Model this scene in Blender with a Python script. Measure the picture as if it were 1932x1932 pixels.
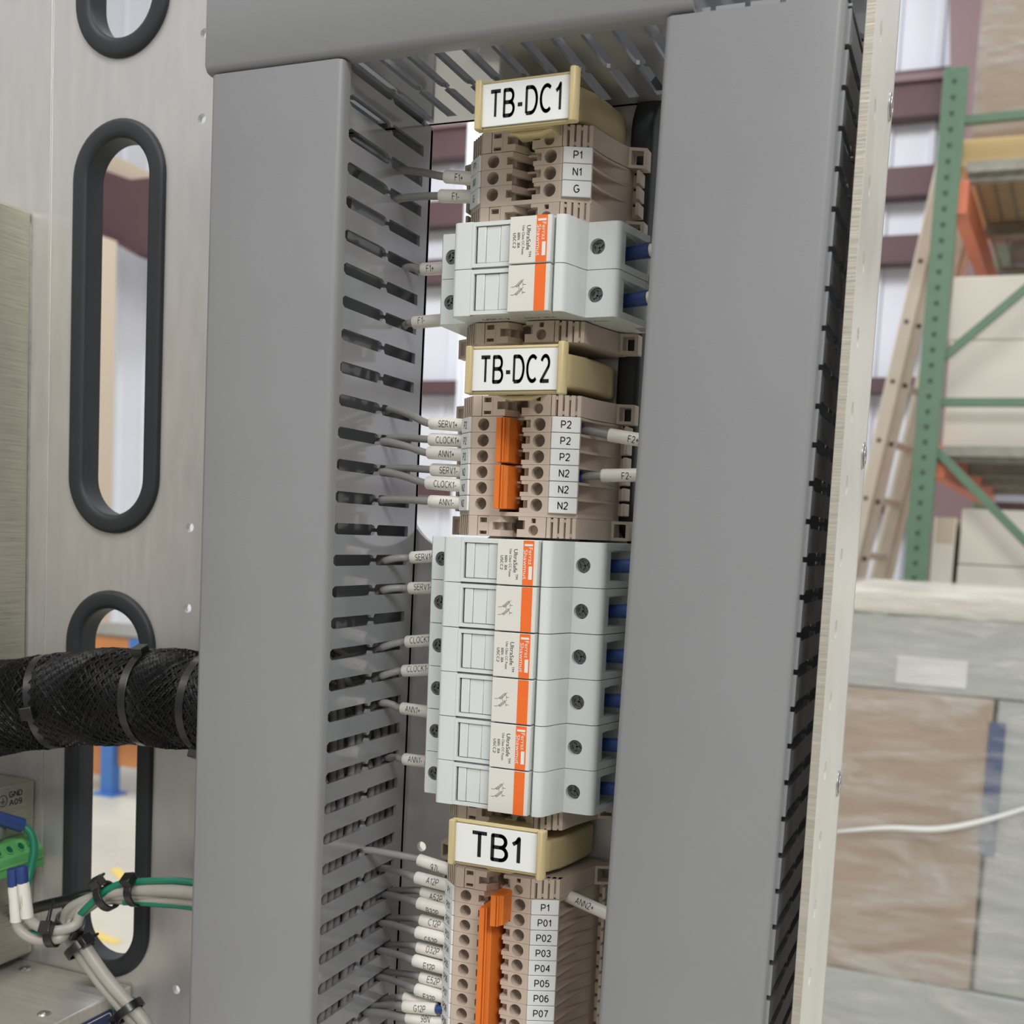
import bpy, bmesh, math, random
from mathutils import Vector, Matrix, Euler
random.seed(7)
PI = math.pi
C = bpy.context.scene.collection
for o in list(bpy.data.objects): bpy.data.objects.remove(o)

# ---------------------------------------------------------------- camera, world, lights, exposure
# millimetre frame used by the builders: x to the right, h out of the panel towards the viewer, z up
cd = bpy.data.cameras.new('camera'); cam = bpy.data.objects.new('camera', cd); C.objects.link(cam)
RGT = Vector((0.91940093, 0.390322, 0.04848373)); UPV = Vector((-0.07961165, 0.06395944, 0.99477192)); FWD = Vector((-0.38518037, 0.9184541, -0.08987855))
cam.matrix_world = Matrix(((RGT.x, UPV.x, -FWD.x, .1785196), (RGT.y, UPV.y, -FWD.y, -.4642133), (RGT.z, UPV.z, -FWD.z, 0), (0, 0, 0, 1)))
cd.sensor_width = 36; cd.lens = 40.514; cd.shift_x = 0.01676; cd.shift_y = 0.12147
cd.clip_start = 0.01; cd.clip_end = 60
cd.dof.use_dof = True; cd.dof.focus_distance = 0.455; cd.dof.aperture_fstop = 18
bpy.context.scene.camera = cam
CAM = Vector((178.52, 464.21, 0))

w = bpy.data.worlds.new('world'); bpy.context.scene.world = w; w.use_nodes = True
nt = w.node_tree; nt.nodes.clear()
wo = nt.nodes.new('ShaderNodeOutputWorld'); bg = nt.nodes.new('ShaderNodeBackground'); tc = nt.nodes.new('ShaderNodeTexCoord')
sx = nt.nodes.new('ShaderNodeSeparateXYZ'); rp = nt.nodes.new('ShaderNodeValToRGB'); mr = nt.nodes.new('ShaderNodeMapRange')
nt.links.new(tc.outputs['Generated'], sx.inputs[0]); nt.links.new(sx.outputs['Z'], mr.inputs['Value'])
mr.inputs['From Min'].default_value = -1; mr.inputs['From Max'].default_value = 1
nt.links.new(mr.outputs[0], rp.inputs[0]); nt.links.new(rp.outputs[0], bg.inputs[0]); nt.links.new(bg.outputs[0], wo.inputs[0])
els = rp.color_ramp.elements
els[0].position = 0.0; els[0].color = (.22, .215, .21, 1); els[1].position = 1.0; els[1].color = (1.0, 1.02, 1.08, 1)
e = els.new(.42); e.color = (.40, .39, .38, 1); e = els.new(.55); e.color = (.56, .555, .55, 1); e = els.new(.75); e.color = (.92, .93, .96, 1)
bg.inputs[1].default_value = 0.74

def area(name, loc, target, sx_, sy_, power, col=(1, 1, 1)):
    l = bpy.data.lights.new(name, 'AREA'); l.shape = 'RECTANGLE'; l.size = sx_; l.size_y = sy_; l.energy = power; l.color = col
    o = bpy.data.objects.new(name, l); C.objects.link(o); o.location = loc
    o.rotation_euler = (Vector(target) - Vector(loc)).to_track_quat('-Z', 'Y').to_euler()
area('near_fill', (-.45, -1.15, 1.95), (0, 0, 0), .9, .5, 17, (1, .98, .95))  # added close by so the duct covers darken downwards; no such lamp known
area('high_area_light', (2.3, -2.6, 2.5), (0, 0, 0), 1.8, .9, 96, (1, .98, .96))  # added light without a known fixture, brightens the left duct's inner wall and flange
area('high_area_light', (-2.5, 4.5, 4.6), (-3, 8, 0), 3, 1, 170, (.93, .96, 1))
area('high_area_light', (2.0, 1.2, 4.6), (.3, 4, 0), 2, 1, 80, (1, .98, .95))
area('high_area_light', (-5.5, 2.5, 4.6), (-4.5, 4.6, -1.6), 2, 1, 110, (1, .98, .93))
vs = bpy.context.scene.view_settings
vs.view_transform = 'Standard'; vs.look = 'None'; vs.gamma = 1; vs.use_curve_mapping = False; vs.exposure = 0.0

# ---------------------------------------------------------------- materials
def lin(c):
    r = []
    for v in c:
        v /= 255.; r.append(v / 12.92 if v <= .04045 else ((v + .055) / 1.055) ** 2.4)
    return (r[0], r[1], r[2], 1)
def mat(name, col, rough=.5, metal=0., noise=0., nscale=40., stretch=(1, 1, 1), bump=0., bscale=200., spec=.5, rnoise=0., alpha=1., trans=0., coat=0.):
    m = bpy.data.materials.new(name); m.use_nodes = True; t = m.node_tree; b = t.nodes['Principled BSDF']
    b.inputs['Base Color'].default_value = lin(col); b.inputs['Roughness'].default_value = rough; b.inputs['Metallic'].default_value = metal
    b.inputs['Specular IOR Level'].default_value = spec; b.inputs['Alpha'].default_value = alpha; b.inputs['Coat Weight'].default_value = coat; b.inputs['Coat Roughness'].default_value = .07; b.inputs['Coat IOR'].default_value = 1.9
    tc = t.nodes.new('ShaderNodeTexCoord'); mp = t.nodes.new('ShaderNodeMapping'); mp.inputs['Scale'].default_value = stretch
    t.links.new(tc.outputs['Object'], mp.inputs[0])
    n = t.nodes.new('ShaderNodeTexNoise'); n.inputs['Scale'].default_value = nscale; n.inputs['Detail'].default_value = 5
    t.links.new(mp.outputs[0], n.inputs['Vector'])
    if noise:
        mx = t.nodes.new('ShaderNodeMixRGB'); mx.blend_type = 'MULTIPLY'; mx.inputs[0].default_value = 1
        mx.inputs[1].default_value = lin(col)
        r = t.nodes.new('ShaderNodeMapRange'); r.inputs['From Min'].default_value = .3; r.inputs['From Max'].default_value = .7
        r.inputs['To Min'].default_value = 1 - noise; r.inputs['To Max'].default_value = 1 + noise
        t.links.new(n.outputs['Fac'], r.inputs[0]); t.links.new(r.outputs[0], mx.inputs[2]); t.links.new(mx.outputs[0], b.inputs['Base Color'])
    if rnoise:
        r = t.nodes.new('ShaderNodeMapRange'); r.inputs['From Min'].default_value = .3; r.inputs['From Max'].default_value = .7
        r.inputs['To Min'].default_value = max(0, rough - rnoise); r.inputs['To Max'].default_value = rough + rnoise
        t.links.new(n.outputs['Fac'], r.inputs[0]); t.links.new(r.outputs[0], b.inputs['Roughness'])
    if bump:
        n2 = t.nodes.new('ShaderNodeTexNoise'); n2.inputs['Scale'].default_value = bscale; n2.inputs['Detail'].default_value = 4
        t.links.new(mp.outputs[0], n2.inputs['Vector'])
        bp = t.nodes.new('ShaderNodeBump'); bp.inputs['Strength'].default_value = bump; bp.inputs['Distance'].default_value = .0005
        t.links.new(n2.outputs['Fac'], bp.inputs['Height']); t.links.new(bp.outputs[0], b.inputs['Normal'])
    return m
M = dict(
    pvc=mat('grey_pvc', (136, 137, 139), .34, noise=.02, nscale=30, bump=.08, bscale=1500, spec=.45),
    pvcin=mat('grey_pvc_wall', (140, 142, 146), .2, noise=.015, nscale=30, spec=.8, coat=1.),
    alu=mat('brushed_aluminium', (204, 201, 198), .38, .55, noise=.035, nscale=30, stretch=(6, 6, 1), rnoise=.07, bump=.10, bscale=900),
    steel=mat('brushed_steel', (190, 189, 174), .34, .8, noise=.16, nscale=60, stretch=(10, .7, 22), rnoise=.08, bump=.12, bscale=60),
    steeltop=mat('brushed_steel_cover', (212, 207, 199), .36, .6, noise=.07, nscale=30, stretch=(.7, 16, 1), rnoise=.06, bump=.06, bscale=60),
    flange=mat('milled_aluminium', (236, 234, 226), .34, .4, noise=.02, nscale=50, stretch=(1, 1, .5), rnoise=.05),
    cut=mat('sheared_aluminium_edge', (190, 184, 172), .5, .5, noise=.12, nscale=300, stretch=(.3, 1, 3), bump=.35, bscale=400),
    zinc=mat('zinc_plate', (190, 190, 188), .3, .9, noise=.1, nscale=300, bump=.1),
    rubber=mat('black_rubber', (46, 49, 52), .5, noise=.05, nscale=60, bump=.06, bscale=600, spec=.35),
    tan=mat('beige_polyamide', (196, 180, 164), .5, noise=.03, nscale=80, spec=.35),
    cream=mat('cream_plastic', (194, 178, 134), .45, noise=.03, nscale=60, spec=.4),
    white=mat('white_marker_card', (226, 228, 226), .55, spec=.3),
    sleeve=mat('white_heatshrink', (224, 220, 212), .42, noise=.02, nscale=200, spec=.4),
    fuse=mat('light_grey_thermoplastic', (212, 217, 214), .38, noise=.012, nscale=40, spec=.45),
    fuselab=mat('fuse_label_card', (218, 216, 208), .45, spec=.35),
    orange=mat('orange_label_print', (236, 112, 48), .5, spec=.3),
    jump=mat('orange_polyamide', (222, 118, 42), .45, noise=.03, nscale=100, spec=.4),
    black=mat('black_print', (30, 30, 32), .6, spec=.2),
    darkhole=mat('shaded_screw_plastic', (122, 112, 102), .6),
    screw=mat('zinc_screw', (120, 122, 122), .3, .9, noise=.2, nscale=900),
    wire=mat('grey_wire_insulation', (136, 135, 131), .42, noise=.04, nscale=300, spec=.45),
    cable=mat('light_grey_cable_jacket', (166, 161, 152), .42, noise=.03, nscale=150),
    blue=mat('blue_ferrule_nylon', (38, 78, 160), .35, spec=.5),
    dkblue=mat('dark_blue_nylon', (38, 62, 116), .4, spec=.5),
    tie=mat('black_nylon', (24, 24, 26), .3, noise=.1, nscale=200, spec=.6),
    braid=mat('black_braid', (9, 9, 10), .42, spec=.26),
    green=mat('green_connector', (92, 165, 96), .4, noise=.04, nscale=100),
    gwire=mat('green_wire', (24, 118, 92), .35),
    gscrew=mat('green_ground_screw', (30, 110, 84), .3, .5),
    plateblue=mat('navy_label', (40, 52, 92), .4),
    wall=mat('white_metal_siding', (234, 236, 244), .5, noise=.02, nscale=2, spec=.3),
    girt=mat('maroon_girt_paint', (92, 66, 69), .55, noise=.06, nscale=4),
    girtpale=mat('maroon_paint_frame', (136, 112, 114), .55, noise=.05, nscale=3),
    tanpaint=mat('tan_trim_paint', (206, 190, 168), .6),
    slotdark=mat('dark_green_slot', (58, 80, 66), .6),
    floor=mat('sealed_concrete', (204, 200, 184), .35, noise=.05, nscale=2, rnoise=.08),
    rackgreen=mat('green_rack_paint', (100, 130, 108), .4, noise=.05, nscale=20),
    rackorange=mat('orange_rack_paint', (226, 132, 98), .45, noise=.05, nscale=20),
    deck=mat('galvanised_wire', (150, 148, 138), .4, .6, noise=.15, nscale=30),
    boxcream=mat('cream_carton', (226, 220, 208), .65, noise=.03, nscale=6),
    boxbrown=mat('kraft_carton', (166, 144, 124), .6, noise=.08, nscale=3),
    amber=mat('amber_tray', (224, 196, 140), .5, noise=.05, nscale=6),
    ladder=mat('fibreglass_ladder_rail', (222, 213, 198), .5, noise=.03, nscale=15),
    ladder2=mat('aluminium_ladder_web', (196, 187, 174), .45, noise=.04, nscale=15),
    rackblue=mat('blue_rack_paint', (74, 124, 196), .45),
    wood=mat('orange_board', (206, 138, 84), .6, noise=.12, nscale=6),
    yellow=mat('yellow_floor_tape', (228, 200, 110), .6),
    foam=mat('grey_foam_sheet', (176, 180, 176), .5, noise=.06, nscale=7),
)
def film_material():
    m = bpy.data.materials.new('stretch_film'); m.use_nodes = True; t = m.node_tree; b = t.nodes['Principled BSDF']
    b.inputs['Base Color'].default_value = lin((214, 214, 208)); b.inputs['Roughness'].default_value = .12
    b.inputs['Specular IOR Level'].default_value = .8
    tc = t.nodes.new('ShaderNodeTexCoord'); mp = t.nodes.new('ShaderNodeMapping'); mp.inputs['Scale'].default_value = (2.2, 2.2, 9); mp.inputs['Rotation'].default_value = (0, .3, 0)
    n = t.nodes.new('ShaderNodeTexNoise'); n.inputs['Scale'].default_value = 1.5; n.inputs['Detail'].default_value = 5; n.inputs['Distortion'].default_value = 1.2
    r = t.nodes.new('ShaderNodeMapRange'); r.inputs['From Min'].default_value = .38; r.inputs['From Max'].default_value = .68
    r.inputs['To Min'].default_value = .14; r.inputs['To Max'].default_value = .55
    n2 = t.nodes.new('ShaderNodeTexNoise'); n2.inputs['Scale'].default_value = 7; n2.inputs['Detail'].default_value = 4
    bp = t.nodes.new('ShaderNodeBump'); bp.inputs['Strength'].default_value = .8; bp.inputs['Distance'].default_value = .012
    L = t.links.new
    L(tc.outputs['Object'], mp.inputs[0]); L(mp.outputs[0], n.inputs[0]); L(mp.outputs[0], n2.inputs[0]); L(n.outputs['Fac'], r.inputs[0])
    L(r.outputs[0], b.inputs['Alpha']); L(n2.outputs['Fac'], bp.inputs['Height']); L(bp.outputs[0], b.inputs['Normal'])
    return m
M['film'] = film_material()

# ---------------------------------------------------------------- helpers
def W(p): return Vector((p[0] * .001, -p[1] * .001, p[2] * .001))
class MB:
    def __init__(s): s.v = []; s.f = []
    def add(s, vs, fs):
        k = len(s.v); s.v += [tuple(v) for v in vs]; s.f += [[i + k for i in f] for f in fs]; return s
    def box(s, x0, x1, h0, h1, z0, z1):
        return s.add([(x0, h0, z0), (x1, h0, z0), (x1, h1, z0), (x0, h1, z0), (x0, h0, z1), (x1, h0, z1), (x1, h1, z1), (x0, h1, z1)],
                     [(0, 1, 2, 3), (4, 5, 6, 7), (0, 1, 5, 4), (1, 2, 6, 5), (2, 3, 7, 6), (3, 0, 4, 7)])
    def prism(s, pts, axis, a0, a1):
        n = len(pts)
        def mk(p, a): return {'z': (p[0], p[1], a), 'x': (a, p[0], p[1]), 'h': (p[0], a, p[1])}[axis]
        return s.add([mk(p, a0) for p in pts] + [mk(p, a1) for p in pts],
                     [list(range(n)), list(range(n, 2 * n))] + [(i, (i + 1) % n, n + (i + 1) % n, n + i) for i in range(n)])
    def cyl(s, c, d, r, L, n=20, r2=None):
        c = Vector(c); d = Vector(d).normalized(); a = d.orthogonal().normalized(); b = d.cross(a); r2 = r if r2 is None else r2
        vs = [c + r * (math.cos(2 * PI * i / n) * a + math.sin(2 * PI * i / n) * b) for i in range(n)]
        vs += [c + d * L + r2 * (math.cos(2 * PI * i / n) * a + math.sin(2 * PI * i / n) * b) for i in range(n)]
        return s.add(vs, [list(range(n)), list(range(n, 2 * n))] + [(i, (i + 1) % n, n + (i + 1) % n, n + i) for i in range(n)])
    def tube(s, path, r, n=10, closed=False):
        P = [Vector(p) for p in path]; N = len(P); rings = []; a = None
        for i, p in enumerate(P):
            if closed: d = (P[(i + 1) % N] - P[i - 1]).normalized()
            else: d = (P[min(i + 1, N - 1)] - P[max(i - 1, 0)]).normalized()
            a = d.orthogonal().normalized() if a is None else (a - d * a.dot(d)).normalized()
            b = d.cross(a); rr = r[i] if isinstance(r, (list, tuple)) else r
            rings.append([p + rr * (math.cos(2 * PI * k / n) * a + math.sin(2 * PI * k / n) * b) for k in range(n)])
        vs = [v for q in rings for v in q]; fs = []
        for i in range(N if closed else N - 1):
            j = (i + 1) % N
            for k in range(n): fs.append((i * n + k, i * n + (k + 1) % n, j * n + (k + 1) % n, j * n + k))
        if not closed: fs += [list(range(n)), list(range((N - 1) * n, N * n))]
        return s.add(vs, fs)
    def ring(s, c, d, r, R, L, n=28):          # flat washer shape, thickness L along d
        c = Vector(c); d = Vector(d).normalized(); a = d.orthogonal().normalized(); b = d.cross(a); vs = []
        for rr, o in ((r, 0), (R, 0), (R, L), (r, L)):
            vs += [c + d * o + rr * (math.cos(2 * PI * i / n) * a + math.sin(2 * PI * i / n) * b) for i in range(n)]
        fs = []
        for q in range(4):
            for i in range(n): fs.append((q * n + i, q * n + (i + 1) % n, ((q + 1) % 4) * n + (i + 1) % n, ((q + 1) % 4) * n + i))
        return s.add(vs, fs)
    def build(s, name, m, parent=None, bevel=0, seg=2, smooth=40, origin=None):
        me = bpy.data.meshes.new(name); org = Vector(origin) if origin else Vector((0, 0, 0))
        me.from_pydata([W(Vector(v) - org) for v in s.v], [], s.f); me.update()
        b = bmesh.new(); b.from_mesh(me); bmesh.ops.recalc_face_normals(b, faces=b.faces); b.to_mesh(me); b.free()
        me.materials.append(M[m] if isinstance(m, str) else m)
        for p in me.polygons: p.use_smooth = True
        me.set_sharp_from_angle(angle=math.radians(smooth))
        o = bpy.data.objects.new(name, me); C.objects.link(o); o.location = W(org)
        if parent: o.parent = parent
        if bevel:
            bv = o.modifiers.new('bevel', 'BEVEL'); bv.width = bevel * .001; bv.segments = seg; bv.limit_method = 'ANGLE'; bv.angle_limit = math.radians(40)
        return o
def thing(name, label, cat, loc=(0, 0, 0), group=None, rot=0):
    o = bpy.data.objects.new(name, None); C.objects.link(o); o.location = W(loc); o.empty_display_size = .005
    o['label'] = label; o['category'] = cat
    if group: o['group'] = group
    if rot: o.rotation_euler = (0, rot, 0)
    return o
def tag(o, label, cat, group=None):
    o['label'] = label; o['category'] = cat
    if group: o['group'] = group
    return o
def struct(o): o['kind'] = 'structure'; return o
def dup(src, parent=None, name=None):
    o = src.copy(); C.objects.link(o)
    if parent: o.parent = parent
    return o

_pc = {}
def flat(outer, holes=()):                      # triangulated 2D region with holes -> (verts, faces)
    key = (tuple(map(tuple, outer)), tuple(tuple(map(tuple, h)) for h in holes))
    if key in _pc: return _pc[key]
    cu = bpy.data.curves.new('outline', 'CURVE'); cu.dimensions = '2D'; cu.fill_mode = 'BOTH'
    for pts in [outer] + list(holes):
        sp = cu.splines.new('POLY'); sp.points.add(len(pts) - 1)
        for i, p in enumerate(pts): sp.points[i].co = (p[0], p[1], 0, 1)
        sp.use_cyclic_u = True
    ob = bpy.data.objects.new('outline', cu); C.objects.link(ob)
    dg = bpy.context.evaluated_depsgraph_get(); me = bpy.data.meshes.new_from_object(ob.evaluated_get(dg))
    r = ([(v.co.x, v.co.y) for v in me.vertices], [list(p.vertices) for p in me.polygons])
    bpy.data.objects.remove(ob); bpy.data.curves.remove(cu); bpy.data.meshes.remove(me)
    _pc[key] = r; return r
def plate(mb, outer, holes, f0, f1):            # f0/f1 map a 2D point to the 3D bottom / top position
    vs, fs = flat(outer, holes); n = len(vs)
    mb.add([f0(p) for p in vs] + [f1(p) for p in vs], [f for f in fs] + [[i + n for i in f] for f in fs])
    for loop in [outer] + list(holes):
        k = len(loop); mb.add([f0(p) for p in loop] + [f1(p) for p in loop], [(i, (i + 1) % k, k + (i + 1) % k, k + i) for i in range(k)])
    return mb
def hplate(mb, outer, holes, h0, h1): return plate(mb, outer, holes, lambda p: (p[0], h0, p[1]), lambda p: (p[0], h1, p[1]))
def circ(cx, cy, r, n=24): return [(cx + r * math.cos(2 * PI * i / n), cy + r * math.sin(2 * PI * i / n)) for i in range(n)]
def rect(x0, x1, z0, z1): return [(x0, z0), (x1, z0), (x1, z1), (x0, z1)]
def rrect(x0, x1, z0, z1, r, n=5):
    o = []
    for cx, cz, a in ((x1 - r, z1 - r, 0), (x0 + r, z1 - r, 90), (x0 + r, z0 + r, 180), (x1 - r, z0 + r, 270)):
        o += [(cx + r * math.cos(math.radians(a + 90 * i / n)), cz + r * math.sin(math.radians(a + 90 * i / n))) for i in range(n + 1)]
    return o
def obround(cx, z0, z1, r, n=20):
    o = [(cx + r * math.cos(PI * i / n), z1 - r + r * math.sin(PI * i / n)) for i in range(n + 1)]
    return o + [(cx + r * math.cos(PI + PI * i / n), z0 + r + r * math.sin(PI + PI * i / n)) for i in range(n + 1)]

_tc = {}
def glyphs(s):
    if s in _tc: return _tc[s]
    cu = bpy.data.curves.new('glyph', 'FONT'); cu.body = s; cu.size = 1; cu.resolution_u = 3
    ob = bpy.data.objects.new('glyph', cu); C.objects.link(ob)
    dg = bpy.context.evaluated_depsgraph_get(); me = bpy.data.meshes.new_from_object(ob.evaluated_get(dg))
    vs = [(v.co.x, v.co.y) for v in me.vertices]; fs = [list(p.vertices) for p in me.polygons]
    bpy.data.objects.remove(ob); bpy.data.curves.remove(cu); bpy.data.meshes.remove(me)
    x0 = min(v[0] for v in vs); x1 = max(v[0] for v in vs)
    vs = [(v[0] - (x0 + x1) / 2, v[1]) for v in vs]
    _tc[s] = (vs, fs, x1 - x0); return _tc[s]
_hv = glyphs('H')[0]; CAPH = max(v[1] for v in _hv)
def _a(cx, cy, rx, ry, a0, a1, n=9): return [(cx + rx * math.cos(math.radians(a0 + (a1 - a0) * i / n)), cy + ry * math.sin(math.radians(a0 + (a1 - a0) * i / n))) for i in range(n + 1)]
LET = {
 'A': (.70, [[(0, 0), (.35, 1), (.70, 0)], [(.12, .34), (.58, .34)]]), 'B': (.62, [[(0, .52), (.36, .52)] + _a(.36, .26, .26, .26, 90, -90) + [(0, 0), (0, 1), (.34, 1)] + _a(.34, .76, .23, .24, 90, -90)]),
 'C': (.70, [_a(.37, .5, .37, .5, 50, 310, 16)]), 'D': (.66, [[(0, 0), (0, 1), (.30, 1)] + _a(.30, .5, .36, .5, 90, -90, 12) + [(0, 0)]]),
 'E': (.58, [[(.58, 1), (0, 1), (0, 0), (.6, 0)], [(0, .53), (.54, .53)]]), 'F': (.54, [[(.56, 1), (0, 1), (0, 0)], [(0, .52), (.48, .52)]]),
 'G': (.74, [_a(.38, .5, .38, .5, 48, 325, 16) + [(.74, .22), (.74, .46), (.42, .46)]]), 'K': (.62, [[(0, 0), (0, 1)], [(.6, 1), (0, .38)], [(.2, .58), (.62, 0)]]),
 'L': (.50, [[(0, 1), (0, 0), (.5, 0)]]), 'N': (.62, [[(0, 0), (0, 1), (.62, 0), (.62, 1)]]), 'O': (.76, [_a(.38, .5, .38, .5, 0, 360, 22)]),
 'P': (.60, [[(0, 0), (0, 1), (.34, 1)] + _a(.34, .72, .26, .28, 90, -90) + [(0, .44)]]), 'R': (.66, [[(0, 0), (0, 1), (.36, 1)] + _a(.36, .73, .25, .27, 90, -90) + [(0, .46)], [(.32, .46), (.64, 0)]]),
 'S': (.58, [_a(.29, .745, .26, .245, 25, 270, 10) + _a(.29, .255, .29, .245, 90, -160, 10)]), 'T': (.64, [[(0, 1), (.64, 1)], [(.32, 1), (.32, 0)]]), 'V': (.66, [[(0, 1), (.33, 0), (.66, 1)]]),
 'U': (.62, [[(0, 1), (0, .3)] + _a(.31, .3, .31, .3, 180, 360, 10) + [(.62, 1)]]),
 '0': (.52, [_a(.26, .5, .26, .5, 0, 360, 20)]), '1': (.30, [[(0, .74), (.16, .84), (.26, 1), (.26, 0)]]), '2': (.54, [_a(.27, .72, .26, .28, 165, -35, 10) + [(0, 0), (.55, 0)]]),
 '3': (.52, [_a(.25, .76, .24, .24, 160, -90, 10) + _a(.25, .27, .27, .27, 90, -165, 10)]), '4': (.56, [[(.42, 0), (.42, 1), (0, .32), (.56, .32)]]),
 '5': (.54, [[(.48, 1), (.10, 1), (.03, .5)] + _a(.26, .32, .28, .31, 130, -155, 12)]), '6': (.54, [_a(.27, .31, .26, .31, 180, -180, 16), _a(.31, .5, .31, .5, 180, 60, 8)]),
 '7': (.52, [[(0, 1), (.52, 1), (.3, .5), (.2, 0)]]), '8': (.52, [_a(.26, .75, .22, .25, -90, 270, 16), _a(.26, .26, .26, .26, 90, 450, 16)]), '9': (.54, [_a(.27, .69, .26, .31, 0, 360, 16), _a(.23, .5, .31, .5, 0, -120, 8)]),
 '-': (.30, [[(0, .38), (.30, .38)]]), '+': (.50, [[(0, .46), (.50, .46)], [(.25, .18), (.25, .74)]]), ' ': (.3, []), ',': (.1, [[(.05, .08), (0, -.12)]])}
def strokes(t, wt, gap=.26):
    vs = []; fs = []; x = 0
    for ch in t:
        w_, pls = LET[ch]
        for pl in pls:
            for i in range(len(pl) - 1):
                a = Vector(pl[i]); c = Vector(pl[i + 1]); d = (c - a)
                if d.length < 1e-6: continue
                n = Vector((-d.y, d.x)).normalized() * wt / 2; k = len(vs)
                vs += [(a.x + n.x + x, a.y + n.y), (a.x - n.x + x, a.y - n.y), (c.x - n.x + x, c.y - n.y), (c.x + n.x + x, c.y + n.y)]; fs.append((k, k + 1, k + 2, k + 3))
            for p in pl[1:-1]:
                k = len(vs); vs += [(p[0] + x + wt / 2 * math.cos(q * PI / 4), p[1] + wt / 2 * math.sin(q * PI / 4)) for q in range(8)]; fs.append(tuple(range(k, k + 8)))
        x += w_ + gap
    x -= gap; return [(v[0] - x / 2, v[1]) for v in vs], fs, x
def lettering(t, wt):
    if all(ch in LET for ch in t): return strokes(t, wt) + (1.0,)
    return glyphs(t) + (CAPH,)
def text(mb, s, org, xd, ud, cap, wx=1., off=.06, width=None, wt=.15):
    """letters centred on org (both ways), reading along xd with tops towards ud, raised off the surface by off mm"""
    vs, fs, wd, ch_ = lettering(s, wt); k = cap / ch_; xd = Vector(xd).normalized(); ud = Vector(ud).normalized(); nn = xd.cross(ud)
    # (x, h, z) is a left-handed frame, so flip the cross product to point out of the printed face
    nn = -nn
    if width: wx = width / (wd * k)
    org = Vector(org)
    mb.add([org + xd * (v[0] * k * wx) + ud * (v[1] * k - cap / 2) + nn * off for v in vs], fs); return mb
def text_wrap(mb, s, c, d, r, cap, wx, ang, off=.06):
    """letters wrapped round a sleeve of radius r"""
    vs, fs, wd, ch_ = lettering(s, .115); k = cap / ch_
    b = bmesh.new(); bv = [b.verts.new((v[0] * k * wx, v[1] * k - cap / 2, 0)) for v in vs]
    for f in fs:
        try: b.faces.new([bv[i] for i in f])
        except ValueError: pass
    for i in range(1, 6):
        y = -cap / 2 + cap * i / 6
        bmesh.ops.bisect_plane(b, geom=b.verts[:] + b.edges[:] + b.faces[:], plane_co=(0, y, 0), plane_no=(0, 1, 0))
    b.verts.index_update(); c = Vector(c); d = Vector(d).normalized(); n = CAM - c; n = (n - d * n.dot(d)).normalized()
    u = n.cross(d)
    if u.z < 0: u = -u
    R = r + off; out = []
    for v in b.verts:
        a = ang + v.co.y / r; out.append(c + d * v.co.x + R * (math.cos(a) * n + math.sin(a) * u))
    fs2 = [[v.index for v in f.verts] for f in b.faces]; b.free(); mb.add(out, fs2); return mb
def spline(P, k=8):
    P = [Vector(p) for p in P]; Q = [P[0] * 2 - P[1]] + P + [P[-1] * 2 - P[-2]]; o = []
    for i in range(1, len(Q) - 2):
        a, b_, c, d = Q[i - 1:i + 3]
        for j in range(k):
            t = j / k; o.append(.5 * ((2 * b_) + (c - a) * t + (2 * a - 5 * b_ + 4 * c - d) * t * t + (3 * b_ - 3 * c + d - a) * t ** 3))
    o.append(P[-1]); return o

TT = -0.0105                                     # the rail leans by this much
def XC(z): return 5.45 + TT * z                  # centre line of the rail
def at(z, x=0, h=0): return (XC(z) + x, h, z)

# ================================================================ LARGE STRUCTURE: the hall
b = MB().add([(-16000, 600, -1600), (8000, 600, -1600), (8000, -9100, -1600), (-16000, -9100, -1600)], [(0, 1, 2, 3)])
b = MB().box(-16000, 8000, -9200, 4000, -1700, -1600)
struct(b.build('floor', 'floor'))
b = MB(); prof = []
x = -16000
while x < 8000:
    prof += [(x, -9000), (x + 240, -9000), (x + 256, -8970), (x + 290, -8970)]; x += 306
prof += [(8000, -9000), (8000, -9150), (-16000, -9150)]
b.prism(prof, 'z', -1600, 7500); struct(b.build('wall_back', 'wall'))
for z, hh, tp in ((3370, 330, 1), (2740, 210, 0), (2250, 200, 0), (1250, 110, 0), (345, 110, 0)):
    b = MB().box(-6900, -2880 if z == 1250 or z == 345 else 8000, -8960, -8790, z - hh / 2, z + hh / 2)
    if z in (1250, 345): b.box(-1500, 8000, -8960, -8790, z - hh / 2, z + hh / 2)
    struct(b.build('trim_%d' % {3370: 1, 2740: 2, 2250: 3, 1250: 4, 345: 5}[z], 'girt'))
b = MB().box(-6900, 8000, -8960, -8740, 3440, 3490); struct(b.build('trim_6', 'girtpale'))
# rigid frame column on the right (with bolts) and haunch on the left
b = MB().prism([(-640, 7000), (-640 + 250, 4200), (-270, 2900), (-260, -1600), (180, -1600), (150, 3000), (-60, 4200), (100, 7000)], 'h', -8600, -8400)
b.prism([(-60, 4200), (150, 3000), (180, -1600), (200, -1600), (170, 3000), (-30, 4200), (130, 7000), (100, 7000)], 'h', -8700, -8250)
struct(b.build('trim_7', 'girtpale'))
b = MB().prism([(-9200, 4050), (-7460, 3095), (-7030, 2948), (-5000, 2980), (-5000, 2300), (-6843, 2284), (-7450, 2580), (-9200, 3500)], 'h', -8100, -7900)
b.prism([(-9200, 3500), (-7450, 2580), (-6843, 2284), (-6843, 2250), (-7450, 2545), (-9200, 3460)], 'h', -8200, -7800)
struct(b.build('trim_8', 'girt'))
b = MB().prism([(-9200, 4250), (-7460, 3270), (-6860, 3010), (-5000, 3010), (-5000, 2980), (-7030, 2948), (-7460, 3095), (-9200, 4050)], 'h', -8090, -7960)
struct(b.build('trim_9', 'tanpaint'))
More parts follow.
